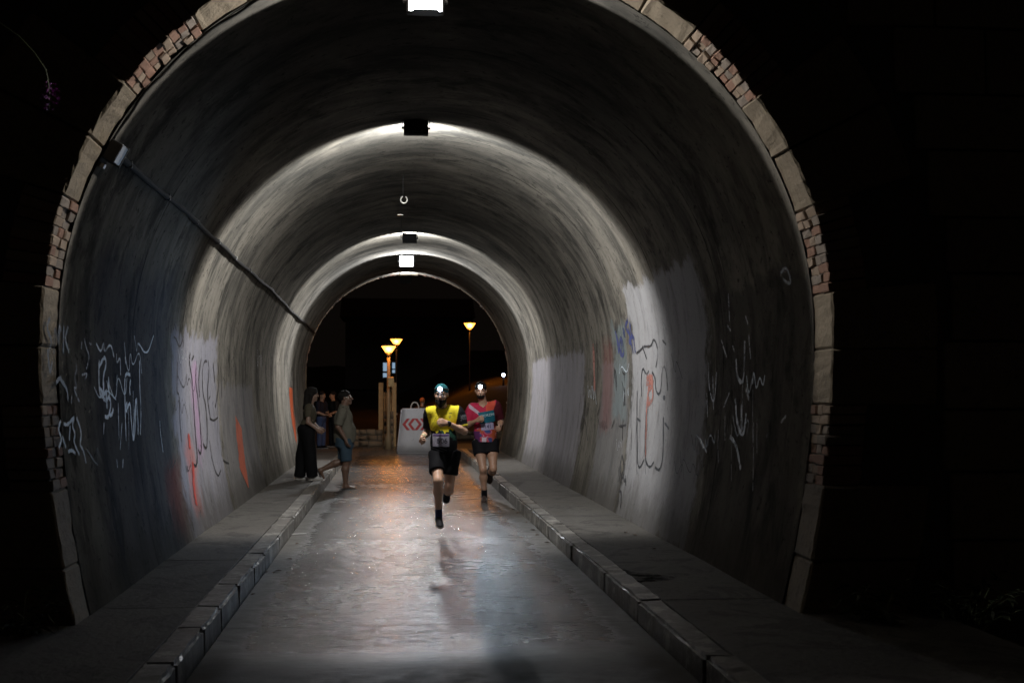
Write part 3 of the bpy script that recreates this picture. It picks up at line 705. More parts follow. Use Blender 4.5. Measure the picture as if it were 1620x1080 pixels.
def add_hand(fd, wrist, d, n, side, curl=(0.5, 0.6, 0.5), s=1.0, spread=0.02):
    d = _n(d); n = _n(np.array(n, float)-np.dot(n, d)*d); l = np.cross(d, n)*side; w = np.array(wrist, float)
    xs = [-.030, -.010, .010, .029]; ln = [.92, 1.05, 1.0, .8]
    for x, L in zip(xs, ln):
        k = w+(d*.086*(.97 if abs(x) < .02 else .92)+l*x)*s
        fd.cap(w+l*x*.55*s+d*.012*s, k, .0135*s, .0125*s, .014)
        a = 0.0; p = k
        for seg, r0, r1, cu in ((.043, .0098, .0092, curl[0]), (.027, .0092, .0086, curl[1]), (.022, .0086, .0075, curl[2])):
            a += cu; q = p+(d*math.cos(a)+n*math.sin(a)+l*spread*np.sign(x)*.3)*seg*L*s; fd.cap(p, q, r0*s, r1*s, .005); p = q
    b = w+(d*.026-l*.026+n*.006)*s; m = b+(d*.036-l*.022+n*.018)*s; t = m+(d*.030+l*.002+n*.012)*s
    fd.cap(w+d*.008*s, b, .015*s, .0135*s, .012); fd.cap(b, m, .0125*s, .0105*s, .01); fd.cap(m, t, .0105*s, .0085*s, .005)
def shoe_fields(ankle, toe_dir, up, s=1.0, sole_h=0.024):
    f = _n(toe_dir); u = np.array(up, float); u = _n(u-np.dot(u, f)*f); r = np.cross(f, u); a = np.array(ankle, float); M = np.stack([r, f, u], 1)
    T = lambda x, y, z: a+M@(np.array([x, y, z])*s)
    def body(fd, g=0.0):
        fd.ell(T(0, -.035, -.045), (np.array([.036, .045, .05])+g)*s, M, .03); fd.ell(T(0, .05, -.055), (np.array([.042, .075, .040])+g)*s, M, .03)
        fd.ell(T(.002, .12, -.066), (np.array([.044, .062, .030])+g)*s, M, .03); fd.cap(T(0, -.02, -.03), T(0, -.008, .005), .038*s+g, .036*s+g, .03)
        fd.cap(T(0, .03, -.02), T(0, .09, -.045), .026*s+g, .02*s+g, .02)
    up_ = Field(); body(up_); up_.plane(T(0, 0, -.072), u)
    so = Field(); body(so, .004); so.plane(T(0, 0, -.0715), -u); so.plane(T(0, 0, -.094), u, .008)
    # the sole needs a full footprint: extend the body downwards
    so.p = []
    so.ell(T(0, -.035, -.08), np.array([.041, .052, .05])*s, M, .03); so.ell(T(0, .05, -.08), np.array([.043, .09, .05])*s, M, .03); so.ell(T(.002, .12, -.08), np.array([.047, .066, .05])*s, M, .03)
    return up_, so, T
M_SOLE = cloth_mat('shoe_sole', (0.42, 0.40, 0.37), 0.7, 0)
M_SOLE_D = cloth_mat('dark_sole', (0.10, 0.075, 0.06), 0.7, 0)
def text_mesh(body, size):
    cu = bpy.data.curves.new('lettering', 'FONT'); cu.body = body; cu.size = size; cu.align_x = 'CENTER'; cu.align_y = 'CENTER'; cu.fill_mode = 'BOTH'; cu.offset = size*0.006
    ob = bpy.data.objects.new('lettering_source', cu); COL.objects.link(ob); bpy.context.view_layer.update()
    me = bpy.data.meshes.new_from_object(ob.evaluated_get(bpy.context.evaluated_depsgraph_get()))
    bpy.data.objects.remove(ob); bm = bmesh.new(); bm.from_mesh(me)
    bmesh.ops.triangulate(bm, faces=bm.faces)
    for _ in range(2):
        bmesh.ops.subdivide_edges(bm, edges=[e for e in bm.edges if e.calc_length() > size*0.12], cuts=1, use_grid_fill=False); bmesh.ops.triangulate(bm, faces=bm.faces)
    V = np.array([v.co[:2] for v in bm.verts]); Fc = [[v.index for v in f.verts] for f in bm.faces]; bm.free(); return V, Fc
def drape(name, V2, Fc, org, tilt, field, m, parent, lift=0.006, y0=-0.6):
    """lay a flat outline (x right, z up) on the front of a garment"""
    c, s = math.cos(tilt), math.sin(tilt)
    P = np.stack([org[0]+V2[:, 0]*c-V2[:, 1]*s, np.full(len(V2), y0), org[1]+V2[:, 0]*s+V2[:, 1]*c], -1)
    for _ in range(60): P[:, 1] += np.clip(field.at(P)-lift, -0.01, 0.1)*0.8
    P[:, 1] = np.minimum(P[:, 1], np.median(P[:, 1])+0.09)
    return mesh_obj(name, P, Fc, m, parent, smooth=False)
def grid2(w, h, nx=14, nz=10):
    V = np.array([(-w/2+w*i/nx, -h/2+h*j/nz) for j in range(nz+1) for i in range(nx+1)])
    return V, [(j*(nx+1)+i, j*(nx+1)+i+1, (j+1)*(nx+1)+i+1, (j+1)*(nx+1)+i) for j in range(nz) for i in range(nx)]
def headlamp(T, M, root, power, aim, spot=95, strength=30, col=(0.72, 0.86, 1.0)):
    bm = bmesh.new(); tube(bm, [tuple(T(.083*math.cos(a), -.012+.104*math.sin(a), .060+.008*math.sin(a))) for a in np.linspace(0, 2*math.pi, 33)], 0.008, 6, False)
    strap = bm_obj('headlamp_strap', bm, M_BLACKMETAL, root, True)
    bm = bmesh.new(); rt = Matrix([list(r) for r in M]); bm_box(bm, tuple(T(0, .103, .066)), (.062, .020, .058), .006, rt, 2); bm_obj('headlamp_body', bm, M_BLACKMETAL, root)
    bm = bmesh.new(); p = T(0, .118, .066); f = M[:, 1]; tube(bm, [tuple(p), tuple(p+f*.004)], 0.028, 16); bm_obj('headlamp_lens', bm, emis('headlamp_glass', col, strength), root)
    ld = bpy.data.lights.new('headlamp_beam', 'SPOT'); ld.energy = power; ld.color = col; ld.spot_size = R(spot); ld.spot_blend = 0.9; ld.shadow_soft_size = 0.012
    lo = bpy.data.objects.new('headlamp_beam', ld); COL.objects.link(lo); lo.parent = root; lo.location = tuple(p+f*0.035); lo.rotation_euler = Vector(aim).to_track_quat('-Z', 'Y').to_euler()

M_HAIR = simple('dark_hair', (0.010, 0.008, 0.007), 0.75, 0.4, 60, 0.5, spec=0.2)
M_EYE = simple('eye_dark', (0.03, 0.02, 0.018), 0.2)
M_BLACKCLOTH = cloth_mat('black_cloth', (0.006, 0.006, 0.008))

def face_bits(T, M, root, s=1.0, brow=True):
    for q in (-1, 1):
        V, Fq = Field().ell(T(q*.032, .079, .004), np.array([.011, .010, .007])*s, M).mesh(.003); fast_mesh('eye', V, Fq, M_EYE, root)
        if brow:
            V, Fq = Field().cap(T(q*.015, .094, .024), T(q*.046, .085, .024), .004*s, .003*s).mesh(.003); fast_mesh('eyebrow', V, Fq, M_HAIR, root)

# ---- runner with the yellow and black shirt
def runner_one():
    p = gnd(703, 841); root = empty('person', (p[0], p[1], .03), 'bearded runner in yellow and black shirt with headlamp and wristwatch', 'person')
    sk = skin_mat('skin_tan', (0.66, 0.41, 0.29))
    b = Field(); k = .035
    hc = (-.045, -.06, 1.635); fw = (-.16, -1, -.02); M, T = add_head(b, hc, fw)
    b.chain([(-.03, .0, 1.45), (-.042, -.04, 1.57)], [.062, .056])
    b.ell((-.02, .0, 1.28), (.155, .10, .20)); b.ell((-.015, .01, 1.05), (.13, .095, .16)); b.ell((-.01, .02, .92), (.145, .11, .12)); b.cap((-.165, 0, 1.42), (.145, 0, 1.42), .055)
    sh_r, el_r, wr_r = (-.185, 0, 1.415), (-.205, .11, 1.165), (-.275, -.10, 1.115)
    sh_l, el_l, wr_l = (.165, 0, 1.42), (.238, -.05, 1.185), (.03, -.205, 1.29)
    for sh, el, wr in ((sh_r, el_r, wr_r), (sh_l, el_l, wr_l)):
        b.chain([sh, np.array(sh)*.5+np.array(el)*.5, el], [.052, .046, .038]); b.chain([el, np.array(el)*.7+np.array(wr)*.3, wr], [.038, .040, .026])
    add_hand(b, wr_r, (-.25, -.85, -.25), (.9, 0, -.3), 1, (1.15, 1.25, .9)); add_hand(b, wr_l, (-.9, -.2, .22), (0.05, 1, -.25), -1, (.75, .9, .6))
    hip_r, kn_r, an_r = np.array((-.095, .02, .90)), np.array((-.088, -.27, .60)), np.array((-.075, -.21, .185))
    hip_l, kn_l, an_l = np.array((.085, .02, .90)), np.array((.055, -.04, .50)), np.array((.045, .33, .445))
    def leg(h, kn, a, back):
        b.chain([h, h*.6+kn*.4, kn], [.090, .080, .052]); m = kn*.70+a*.30+np.array(back); b.chain([kn, m, a*.72+kn*.28, a], [.048, .058, .036, .032]); b.ell(kn+np.array([0, -.012, .012]), (.036, .040, .045))
    leg(hip_r, kn_r, an_r, (0, .022, 0)); leg(hip_l, kn_l, an_l, (0, 0, -.02))
    V, Fq = b.mesh(.0055); fast_mesh('body', V, Fq, sk, root)
    # shirt
    s = Field(); s.ell((-.02, .0, 1.30), (.172, .122, .21)); s.ell((-.012, .005, 1.06), (.158, .118, .20)); s.cap((-.15, .0, 1.425), (.13, .0, 1.425), .062, k=.05)
    s.cap((-.01, .01, 1.10), (-.01, .015, .90), .135, .150, .05)
    for sh, el in ((sh_r, el_r), (sh_l, el_l)):
        sh, el = np.array(sh), np.array(el); s.cap(sh, sh*.7+el*.3, .070, .066, .05); s.cone(sh*.9+el*.1, sh*.22+el*.78, .068, .062, .04)
    s.plane((0, 0, .925), (.03, .1, 1)); s.wr = wrinkle(.0045, 3, 18)
    s.cap((-.035, -.03, 1.515), (-.04, -.04, 1.62), .078, .08, .01, sub=True)
    # armpit falls: no need to open the neck further
    def col(V):
        x, y, z = V.T
        j = .016*np.sin(x*60+z*25)+.012*np.sin(x*130-1)+.008*np.sin(z*140+x*50)
        yel = z > 1.185+j+.30*np.maximum(x-.02, 0)
        ax = np.where(x < 0, -.238+.24*(1.48-z), .172-.20*(1.48-z))
        yel &= np.where(x < 0, x > ax, x < ax)
        c = np.where(yel[:, None], (0.86, 0.72, 0.04), (0.008, 0.0085, 0.011))
        grn = (~yel) & (z > 1.08) & (z < 1.27) & (np.abs(x-.05) < .13) & (np.sin(x*70+z*40)+np.sin(z*90) > -.5)
        c = np.where(grn[:, None], (0.022, 0.07, 0.05), c)
        spk = yel & (np.sin(x*300+np.sin(z*170)*2)*np.sin(z*260+np.sin(x*140)*2) > .62) & (x < -.035+.05*np.sin(z*30)) & (z < 1.42)
        c = np.where(spk[:, None], (.09, .075, .02), c)
        mark = yel & (((np.abs(x-.065) < .020) & (np.abs(z-1.405) < .007)) | ((np.abs(x-.062) < .015) & (np.abs(z-1.365) < .018) & (np.sin(x*500)+np.sin(z*400) > -.3)))
        c = np.where(mark[:, None], (.16, .14, .05), c)
        # yellow cuffs
        for sh, el in ((sh_r, el_r), (sh_l, el_l)):
            sh, el = np.array(sh), np.array(el); t = (V-sh)@(el-sh)/((el-sh)@(el-sh)); dd = np.linalg.norm(V-sh-t[:, None]*(el-sh), axis=1)
            c = np.where(((t > .70) & (dd < .09) & (np.abs(x) > .12))[:, None], (0.72, 0.60, 0.05) if sh[0] > 0 else (.05, .05, .055), c)
            c = np.where(((t > .25) & (t < .5) & (dd < .1) & (sh[0] > 0) & (x > .19) & (np.sin(z*220)*np.sin(x*260+y*200) > .2))[:, None], (.30, .31, .34), c)
        low = (~yel) & (z < 1.03) & (x < .02) & (np.sin(z*190+x*70) > .55)
        return np.where(low[:, None], (.09, .09, .10), c)
    V, Fq = s.mesh(.005); fast_mesh('shirt', V, Fq, cloth_mat('printed_running_shirt', rough=.7), root, col)
    V, Fq = Field().cap((-.035, -.012, 1.478), (-.038, -.018, 1.487), .074, .070).cap((-.03, -.01, 1.46), (-.04, -.03, 1.55), .064, sub=True).mesh(.005); fast_mesh('collar', V, Fq, cloth_mat('dark_collar', (.02, .02, .022)), root)
    # shorts
    h = Field(); h.ell((-.008, .02, .90), (.170, .132, .125))
    h.cone(hip_r+(0, 0, .03), hip_r*.36+kn_r*.64, .105, .098, .06); h.cone(hip_l+(0, 0, .03), hip_l*.40+kn_l*.60, .105, .095, .06); h.plane((0, 0, .985), (0, 0, -1)); h.wr = wrinkle(.009, 5, 15)
    V, Fq = h.mesh(.006); fast_mesh('shorts', V, Fq, M_BLACKCLOTH, root)
    # socks, shoes
    navy = cloth_mat('navy_sock', (0.035, 0.035, 0.09)); shoe = cloth_mat('black_running_shoe', (0.02, 0.02, 0.024), .6, .1)
    for kn, a, td, upv in ((kn_r, an_r, (.10, -.92, -.30), (0, -.3, .95)), (kn_l, an_l, (-.02, .14, -1), (0, -1, -.12))):
        dr = _n(kn-a); V, Fq = Field().cone(a-dr*.05, a+dr*.085, .043, .042).mesh(.006); fast_mesh('sock', V, Fq, navy, root)
        u, so, _ = shoe_fields(a, td, upv); V, Fq = u.mesh(.006); so_ = fast_mesh('shoe', V, Fq, shoe, root); V, Fq = so.mesh(.006); fast_mesh('sole', V, Fq, M_SOLE, so_)
    # cap, beard, mouth
    c = Field().ell(T(0, -.014, .042), (.084, .106, .090), M); c.plane(T(0, .09, .040), M@np.array([0, -.30, 1.0])); c.wr = wrinkle(.002, 9, 40)
    V, Fq = c.mesh(.005); fast_mesh('beanie', V, Fq, cloth_mat('teal_knit', (0.02, 0.12, 0.14)), root)
    g = Field().ell(T(0, .028, -.090), (.054, .068, .055), M).ell(T(0, .072, -.118), (.034, .034, .044), M).cap(T(-.022, .090, -.051), T(.022, .090, -.051), .006, k=.008)
    for q in (-1, 1): g.cap(T(q*.058, .005, -.035), T(q*.046, .045, -.085), .010, .018)
    g.ell(T(0, .108, -.068), (.017, .016, .008), M, .006, True); g.plane(T(0, .10, -.052), M@np.array([0, -.10, -1.0])); g.wr = wrinkle(.002, 2, 90)
    V, Fq = g.mesh(.004); fast_mesh('beard', V, Fq, M_HAIR, root)
    V, Fq = Field().cap(T(-.012, .090, -.0665), T(.012, .090, -.0665), .006, .006).mesh(.003); fast_mesh('mouth', V, Fq, simple('lip', (0.22, 0.07, 0.06), .4), root)
    face_bits(T, M, root)
    # watch, wristband
    def band(name, el, wr, t0, t1, r, m):
        el, wr = np.array(el), np.array(wr); V, Fq = Field().cone(el+(wr-el)*t0, el+(wr-el)*t1, r, r-.002, rnd=.003).mesh(.004); return fast_mesh(name, V, Fq, m, root)
    band('watch_strap', el_l, wr_l, .88, .97, .033, M_BLACKCLOTH)
    wc = np.array(wr_l)*.93+np.array(el_l)*.07+np.array([0, -.030, .012]); bm = bmesh.new(); bm_box(bm, tuple(wc), (.036, .018, .04), .006); bm_obj('watch_case', bm, M_BLACKMETAL, root)
    band('wristband', el_r, wr_r, .78, .92, .036, cloth_mat('cream_band', (.62, .58, .36)))
    # race number
    lav = cloth_mat('race_bib_paper', (0.36, 0.34, 0.42), .6, 0); ink = simple('bib_ink', (0.02, 0.018, 0.03), .6)
    V2, Fc = grid2(.20, .155); bib = drape('race_bib', V2, Fc, (-.048, 1.083), 0, s, lav, root)
    V2, Fc = text_mesh('506', .088); o = drape('bib_number', V2, Fc, (-.035, 1.072), 0, s, ink, root, .0095)
    V2, Fc = grid2(.19, .022, 12, 2); drape('bib_header', V2, Fc, (-.048, 1.145), 0, s, simple('bib_purple', (.12, .07, .19), .6), root, .009)
    headlamp(T, M, root, 105.0, (-.80, -1, -.08), 85, col=(.48, .70, 1.0))
    root.scale = (.95, .95, .95)
    return root
runner_one()

# ---- runner with the pink shirt
def runner_two():
    p = gnd(768, 793); root = empty('person', (p[0], p[1], 0), 'runner in bright pink and orange shirt with glaring headlamp and black shorts', 'person')
    sk = skin_mat('skin_brown', (0.40, 0.235, 0.16))
    b = Field()
    M, T = add_head(b, (-.075, -.05, 1.635), (-.12, -1, -.10)); b.chain([(-.035, .0, 1.43), (-.065, -.03, 1.57)], [.062, .056])
    b.ell((-.03, .0, 1.24), (.155, .10, .20)); b.ell((-.01, .01, 1.02), (.13, .095, .16)); b.ell((0, .02, .89), (.145, .11, .12)); b.cap((-.18, 0, 1.375), (.13, .01, 1.425), .055)
    sh_r, el_r, wr_r = (-.205, 0, 1.37), (-.285, .0, 1.12), (-.145, -.205, 1.195)
    sh_l, el_l, wr_l = (.155, .01, 1.42), (.235, .11, 1.18), (.205, -.11, 1.10)
    for sh, el, wr in ((sh_r, el_r, wr_r), (sh_l, el_l, wr_l)):
        b.chain([sh, np.array(sh)*.5+np.array(el)*.5, el], [.052, .046, .038]); b.chain([el, np.array(el)*.7+np.array(wr)*.3, wr], [.038, .040, .026])
    add_hand(b, wr_r, (.5, -.5, .35), (.6, .6, 0), 1, (1.1, 1.2, .8)); add_hand(b, wr_l, (-.1, -.9, -.1), (-.9, 0, -.3), -1, (1.1, 1.2, .8))
    hip_r, kn_r, an_r = np.array((-.095, .02, .86)), np.array((-.045, -.14, .475)), np.array((-.02, -.05, .095))
    hip_l, kn_l, an_l = np.array((.095, .02, .86)), np.array((.105, -.13, .485)), np.array((.09, .24, .40))
    def leg(h, kn, a, back):
        b.chain([h, h*.6+kn*.4, kn], [.090, .078, .052]); m = kn*.70+a*.30+np.array(back); b.chain([kn, m, a*.72+kn*.28, a], [.048, .057, .036, .032]); b.ell(kn+np.array([0, -.012, .012]), (.036, .040, .045))
    leg(hip_r, kn_r, an_r, (0, .022, 0)); leg(hip_l, kn_l, an_l, (0, 0, -.02))
    V, Fq = b.mesh(.006); fast_mesh('body', V, Fq, sk, root)
    s = Field(); s.ell((-.028, .0, 1.25), (.178, .125, .21)); s.ell((-.008, .005, 1.02), (.170, .125, .20)); s.cap((-.165, .0, 1.375), (.12, .01, 1.42), .062, k=.05); s.cap((0, .01, 1.06), (0, .015, .86), .145, .160, .05)
    for sh, el in ((sh_r, el_r), (sh_l, el_l)):
        sh, el = np.array(sh), np.array(el); s.cap(sh, sh*.7+el*.3, .070, .068, .05); s.cone(sh*.9+el*.1, sh*.18+el*.82, .070, .068, .04)
    s.plane((0, 0, .865), (0, .1, 1)); s.wr = wrinkle(.005, 13, 18)
    s.cap((-.045, -.05, 1.47), (-.06, -.05, 1.60), .070, .085, .01, sub=True); s.cap((-.04, -.09, 1.41), (-.04, -.10, 1.50), .028, .05, .01, sub=True)
    def col(V):
        x, y, z = V.T; c = np.tile(np.array((.42, .022, .065)), (len(V), 1))
        n1 = np.sin(x*41+z*13)+np.sin(z*37-x*19+1.3)+np.sin(x*23+z*61+.4)
        band = np.abs((z-1.40)+(x+.235)*.78) < .030-.05*(x+.2); c = np.where((band & (x > -.25) & (x < -.055) & (y < .03))[:, None], (.48, .38, .46), c)
        c = np.where(((x > .0) & (z > 1.24+.3*(x-.02)) & (x < .14))[:, None], (.52, .075, .045), c)
        c = np.where(((x > .13+.04*np.sin(z*9)))[:, None], (.07, .010, .018), c)  # shading of the left sleeve and flank, put into the colour as dark red
        low = z < 1.09+.02*np.sin(x*50)
        c = np.where((low & (n1 > .9))[:, None], (.05, .07, .20), c); c = np.where((low & (n1 < -.9))[:, None], (.36, .08, .04), c); c = np.where((low & (x > .09))[:, None], (.36, .075, .03), c)
        c = np.where((low & (np.abs(n1) < .16))[:, None], (.36, .30, .36), c); c = np.where((low & (x < -.09) & (z < 1.04))[:, None], (.10, .025, .10), c)
        c = np.where(((z < .95) & (np.abs(x+.03) < .035))[:, None], (.5, .42, .5), c)
        return c
    V, Fq = s.mesh(.006); fast_mesh('shirt', V, Fq, cloth_mat('pink_running_shirt', rough=.7), root, col)
    h = Field(); h.ell((0, .02, .86), (.175, .135, .125)); h.cone(hip_r+(0, 0, .03), hip_r*.56+kn_r*.44, .108, .108, .06); h.cone(hip_l+(0, 0, .03), hip_l*.62+kn_l*.38, .108, .106, .06); h.plane((0, 0, .95), (0, 0, -1)); h.wr = wrinkle(.005, 6, 18)
    V, Fq = h.mesh(.007); fast_mesh('shorts', V, Fq, M_BLACKCLOTH, root)
    shoe = cloth_mat('dark_trail_shoe', (0.05, 0.035, 0.03), .6, .1)
    for kn, a, td, upv, hs in ((kn_r, an_r, (-.12, -1, -.10), (0, 0, 1), .09), (kn_l, an_l, (-.02, .16, -1), (0, -1, -.1), .20)):
        dr = _n(kn-a); V, Fq = Field().cone(a-dr*.05, a+dr*hs, .043, .045).mesh(.006); fast_mesh('sock', V, Fq, M_BLACKCLOTH, root)
        u, so, _ = shoe_fields(a, td, upv); V, Fq = u.mesh(.006); so_ = fast_mesh('shoe', V, Fq, shoe, root); V, Fq = so.mesh(.006); fast_mesh('sole', V, Fq, M_SOLE_D, so_)
    c = Field().ell(T(0, -.020, .040), (.086, .104, .092), M); c.plane(T(0, .085, .045), M@np.array([0, -.6, 1.0])); c.wr = wrinkle(.0025, 4, 80); V, Fq = c.mesh(.005); fast_mesh('hair', V, Fq, M_HAIR, root)
    g = Field().ell(T(0, .030, -.078), (.058, .068, .052), M); g.plane(T(0, .10, -.055), M@np.array([0, -.35, -1.0])); V, Fq = g.mesh(.005); fast_mesh('beard', V, Fq, M_HAIR, root)
    face_bits(T, M, root)
    teal = cloth_mat('teal_print', (0.012, 0.11, 0.165), .6, 0); pale = simple('pale_print', (.42, .55, .6), .6)
    V2, Fc = grid2(.235, .17); drape('teal_panel', V2, Fc, (.012, 1.245), .17, s, teal, root, .008)
    V2, Fc = text_mesh('SPORZIN', .052); drape('panel_lettering', V2, Fc, (.018, 1.27), .17, s, pale, root, .0115)
    V2, Fc = grid2(.19, .10); drape('race_bib', V2, Fc, (.02, 1.105), .10, s, cloth_mat('lilac_bib', (.30, .27, .40), .6, 0), root, .006)
    V2, Fc = text_mesh('141', .075); drape('bib_number', V2, Fc, (.025, 1.105), .10, s, simple('bib_ink_dark', (.03, .025, .06), .6), root, .0095)
    headlamp(T, M, root, 60.0, (-.03, -1, -.20), 70, 45)
runner_two()

# ---- spectator stepping off the kerb
def stepping_man():
    p = gnd(548, 773); root = empty('person', (p[0], p[1], 0), 'stout man in khaki polo shirt and blue shorts stepping off the kerb in flip-flops', 'person')
    sk = skin_mat('skin_shade', (0.17, 0.10, 0.07)); b = Field()
    M, T = add_head(b, (-.018, .0, 1.515), (1, -.12, .12)); b.chain([(-.05, 0, 1.30), (-.03, 0, 1.44)], [.07, .062])
    b.ell((-.05, 0, 1.14), (.13, .17, .20)); b.ell((-.03, 0, .92), (.15, .17, .16)); b.cap((-.05, -.16, 1.30), (-.05, .16, 1.30), .055)
    sh, el, wr = (-.06, -.19, 1.29), (-.13, -.225, 1.04), (-.01, -.24, .84); b.chain([sh, el, wr], [.052, .042, .028]); add_hand(b, wr, (.25, -.05, -1), (.7, .6, 0), 1, (.4, .5, .4))
    sh2, el2, wr2 = (-.06, .19, 1.29), (.02, .23, 1.04), (.06, .22, .82); b.chain([sh2, el2, wr2], [.052, .042, .028]); add_hand(b, wr2, (.3, 0, -1), (0, -1, 0), -1, (.4, .5, .4))
    hp, kn, an = np.array((-.03, -.08, .83)), np.array((.01, -.09, .46)), np.array((-.01, -.09, .075)); b.chain([hp, kn, kn*.66+an*.34+np.array((-.02, 0, 0)), an], [.09, .06, .062, .036])
    hq, kq, aq = np.array((-.05, .08, .83)), np.array((-.07, .09, .455)), np.array((-.42, .05, .315)); b.chain([hq, kq, kq*.66+aq*.34+np.array((0, 0, .015)), aq], [.09, .06, .06, .036])
    # bare feet
    b.ell(an+(.0, 0, -.035), (.045, .036, .035)); b.cap(an+(.02, 0, -.035), an+(.14, 0, -.052), .032, .018); b.cap(an+(.10, -.02, -.05), an+(.16, -.02, -.056), .016, .011)
    b.ell(aq+(-.03, 0, -.01), (.04, .034, .04)); b.cap(aq+(-.01, 0, -.03), aq+(.045, 0, -.135), .03, .018)
    V, Fq = b.mesh(.007); fast_mesh('body', V, Fq, sk, root)
    s = Field(); s.ell((-.05, 0, 1.14), (.155, .185, .21)); s.ell((-.02, 0, .93), (.175, .185, .18)); s.cap((-.055, -.15, 1.30), (-.055, .15, 1.30), .064, k=.05); s.cap((-.03, 0, 1.0), (-.035, 0, .76), .16, .165, .06)
    for a, c in ((sh, el), (sh2, el2)): a, c = np.array(a), np.array(c); s.cap(a, a*.7+c*.3, .072, .07, .05); s.cone(a*.9+c*.1, a*.1+c*.9, .072, .072, .04)
    s.cone((-.05, 0, 1.33), (-.042, 0, 1.395), .085, .078, .03)
    s.plane((0, 0, .775), (0, 0, 1)); s.wr = wrinkle(.010, 21, 13); V, Fq = s.mesh(.007); fast_mesh('polo_shirt', V, Fq, cloth_mat('khaki_polo', (.14, .132, .105)), root)
    h = Field(); h.cone((-.04, 0, .86), (-.04, 0, .70), .155, .16, .06); h.cone(hp, hp*.02+kn*.98, .105, .095, .06); h.cone(hq, hq*.10+kq*.90, .105, .095, .06); h.wr = wrinkle(.006, 22, 18); V, Fq = h.mesh(.008); fast_mesh('shorts', V, Fq, cloth_mat('blue_denim_shorts', (.045, .075, .105)), root)
    c = Field().ell(T(0, -.022, .040), (.086, .106, .092), M); c.plane(T(0, .085, .055), M@np.array([0, -.75, 1.0])); c.wr = wrinkle(.0025, 4, 80); V, Fq = c.mesh(.006); fast_mesh('hair', V, Fq, M_HAIR, root)
    bm = bmesh.new(); 
    for q in (-1, 1): tube(bm, [tuple(T(q*.033+.017*math.cos(a), .094, .004+.014*math.sin(a))) for a in np.linspace(0, 6.283, 13)], .0022, 5, False)
    for q in (-1, 1): tube(bm, [tuple(T(q*.05, .092, .006)), tuple(T(q*.08, -.01, .01))], .002, 5)
    bm_obj('glasses', bm, M_STEEL, root)
    face_bits(T, M, root)
    fl = simple('flip_flop_rubber', (.03, .03, .032), .7)
    f = Field().ell(an+(.05, 0, -.075), (.135, .05, .03)); f.plane((0, 0, .018), (0, 0, -1)); f.plane((0, 0, .001), (0, 0, 1)); V, Fq = f.mesh(.006); fast_mesh('flip_flop', V, Fq, fl, root)
    d = _n((.055, 0, -.15)); nrm = np.array([-d[2], 0, d[0]])*-1; Mx = np.stack([d, np.array([0, 1., 0]), np.cross(d, (0, 1., 0))], 1)
    f = Field().ell(aq+(-.035, 0, -.055), (.125, .048, .011), Mx); V, Fq = f.mesh(.006); fast_mesh('flip_flop', V, Fq, fl, root)
stepping_man()

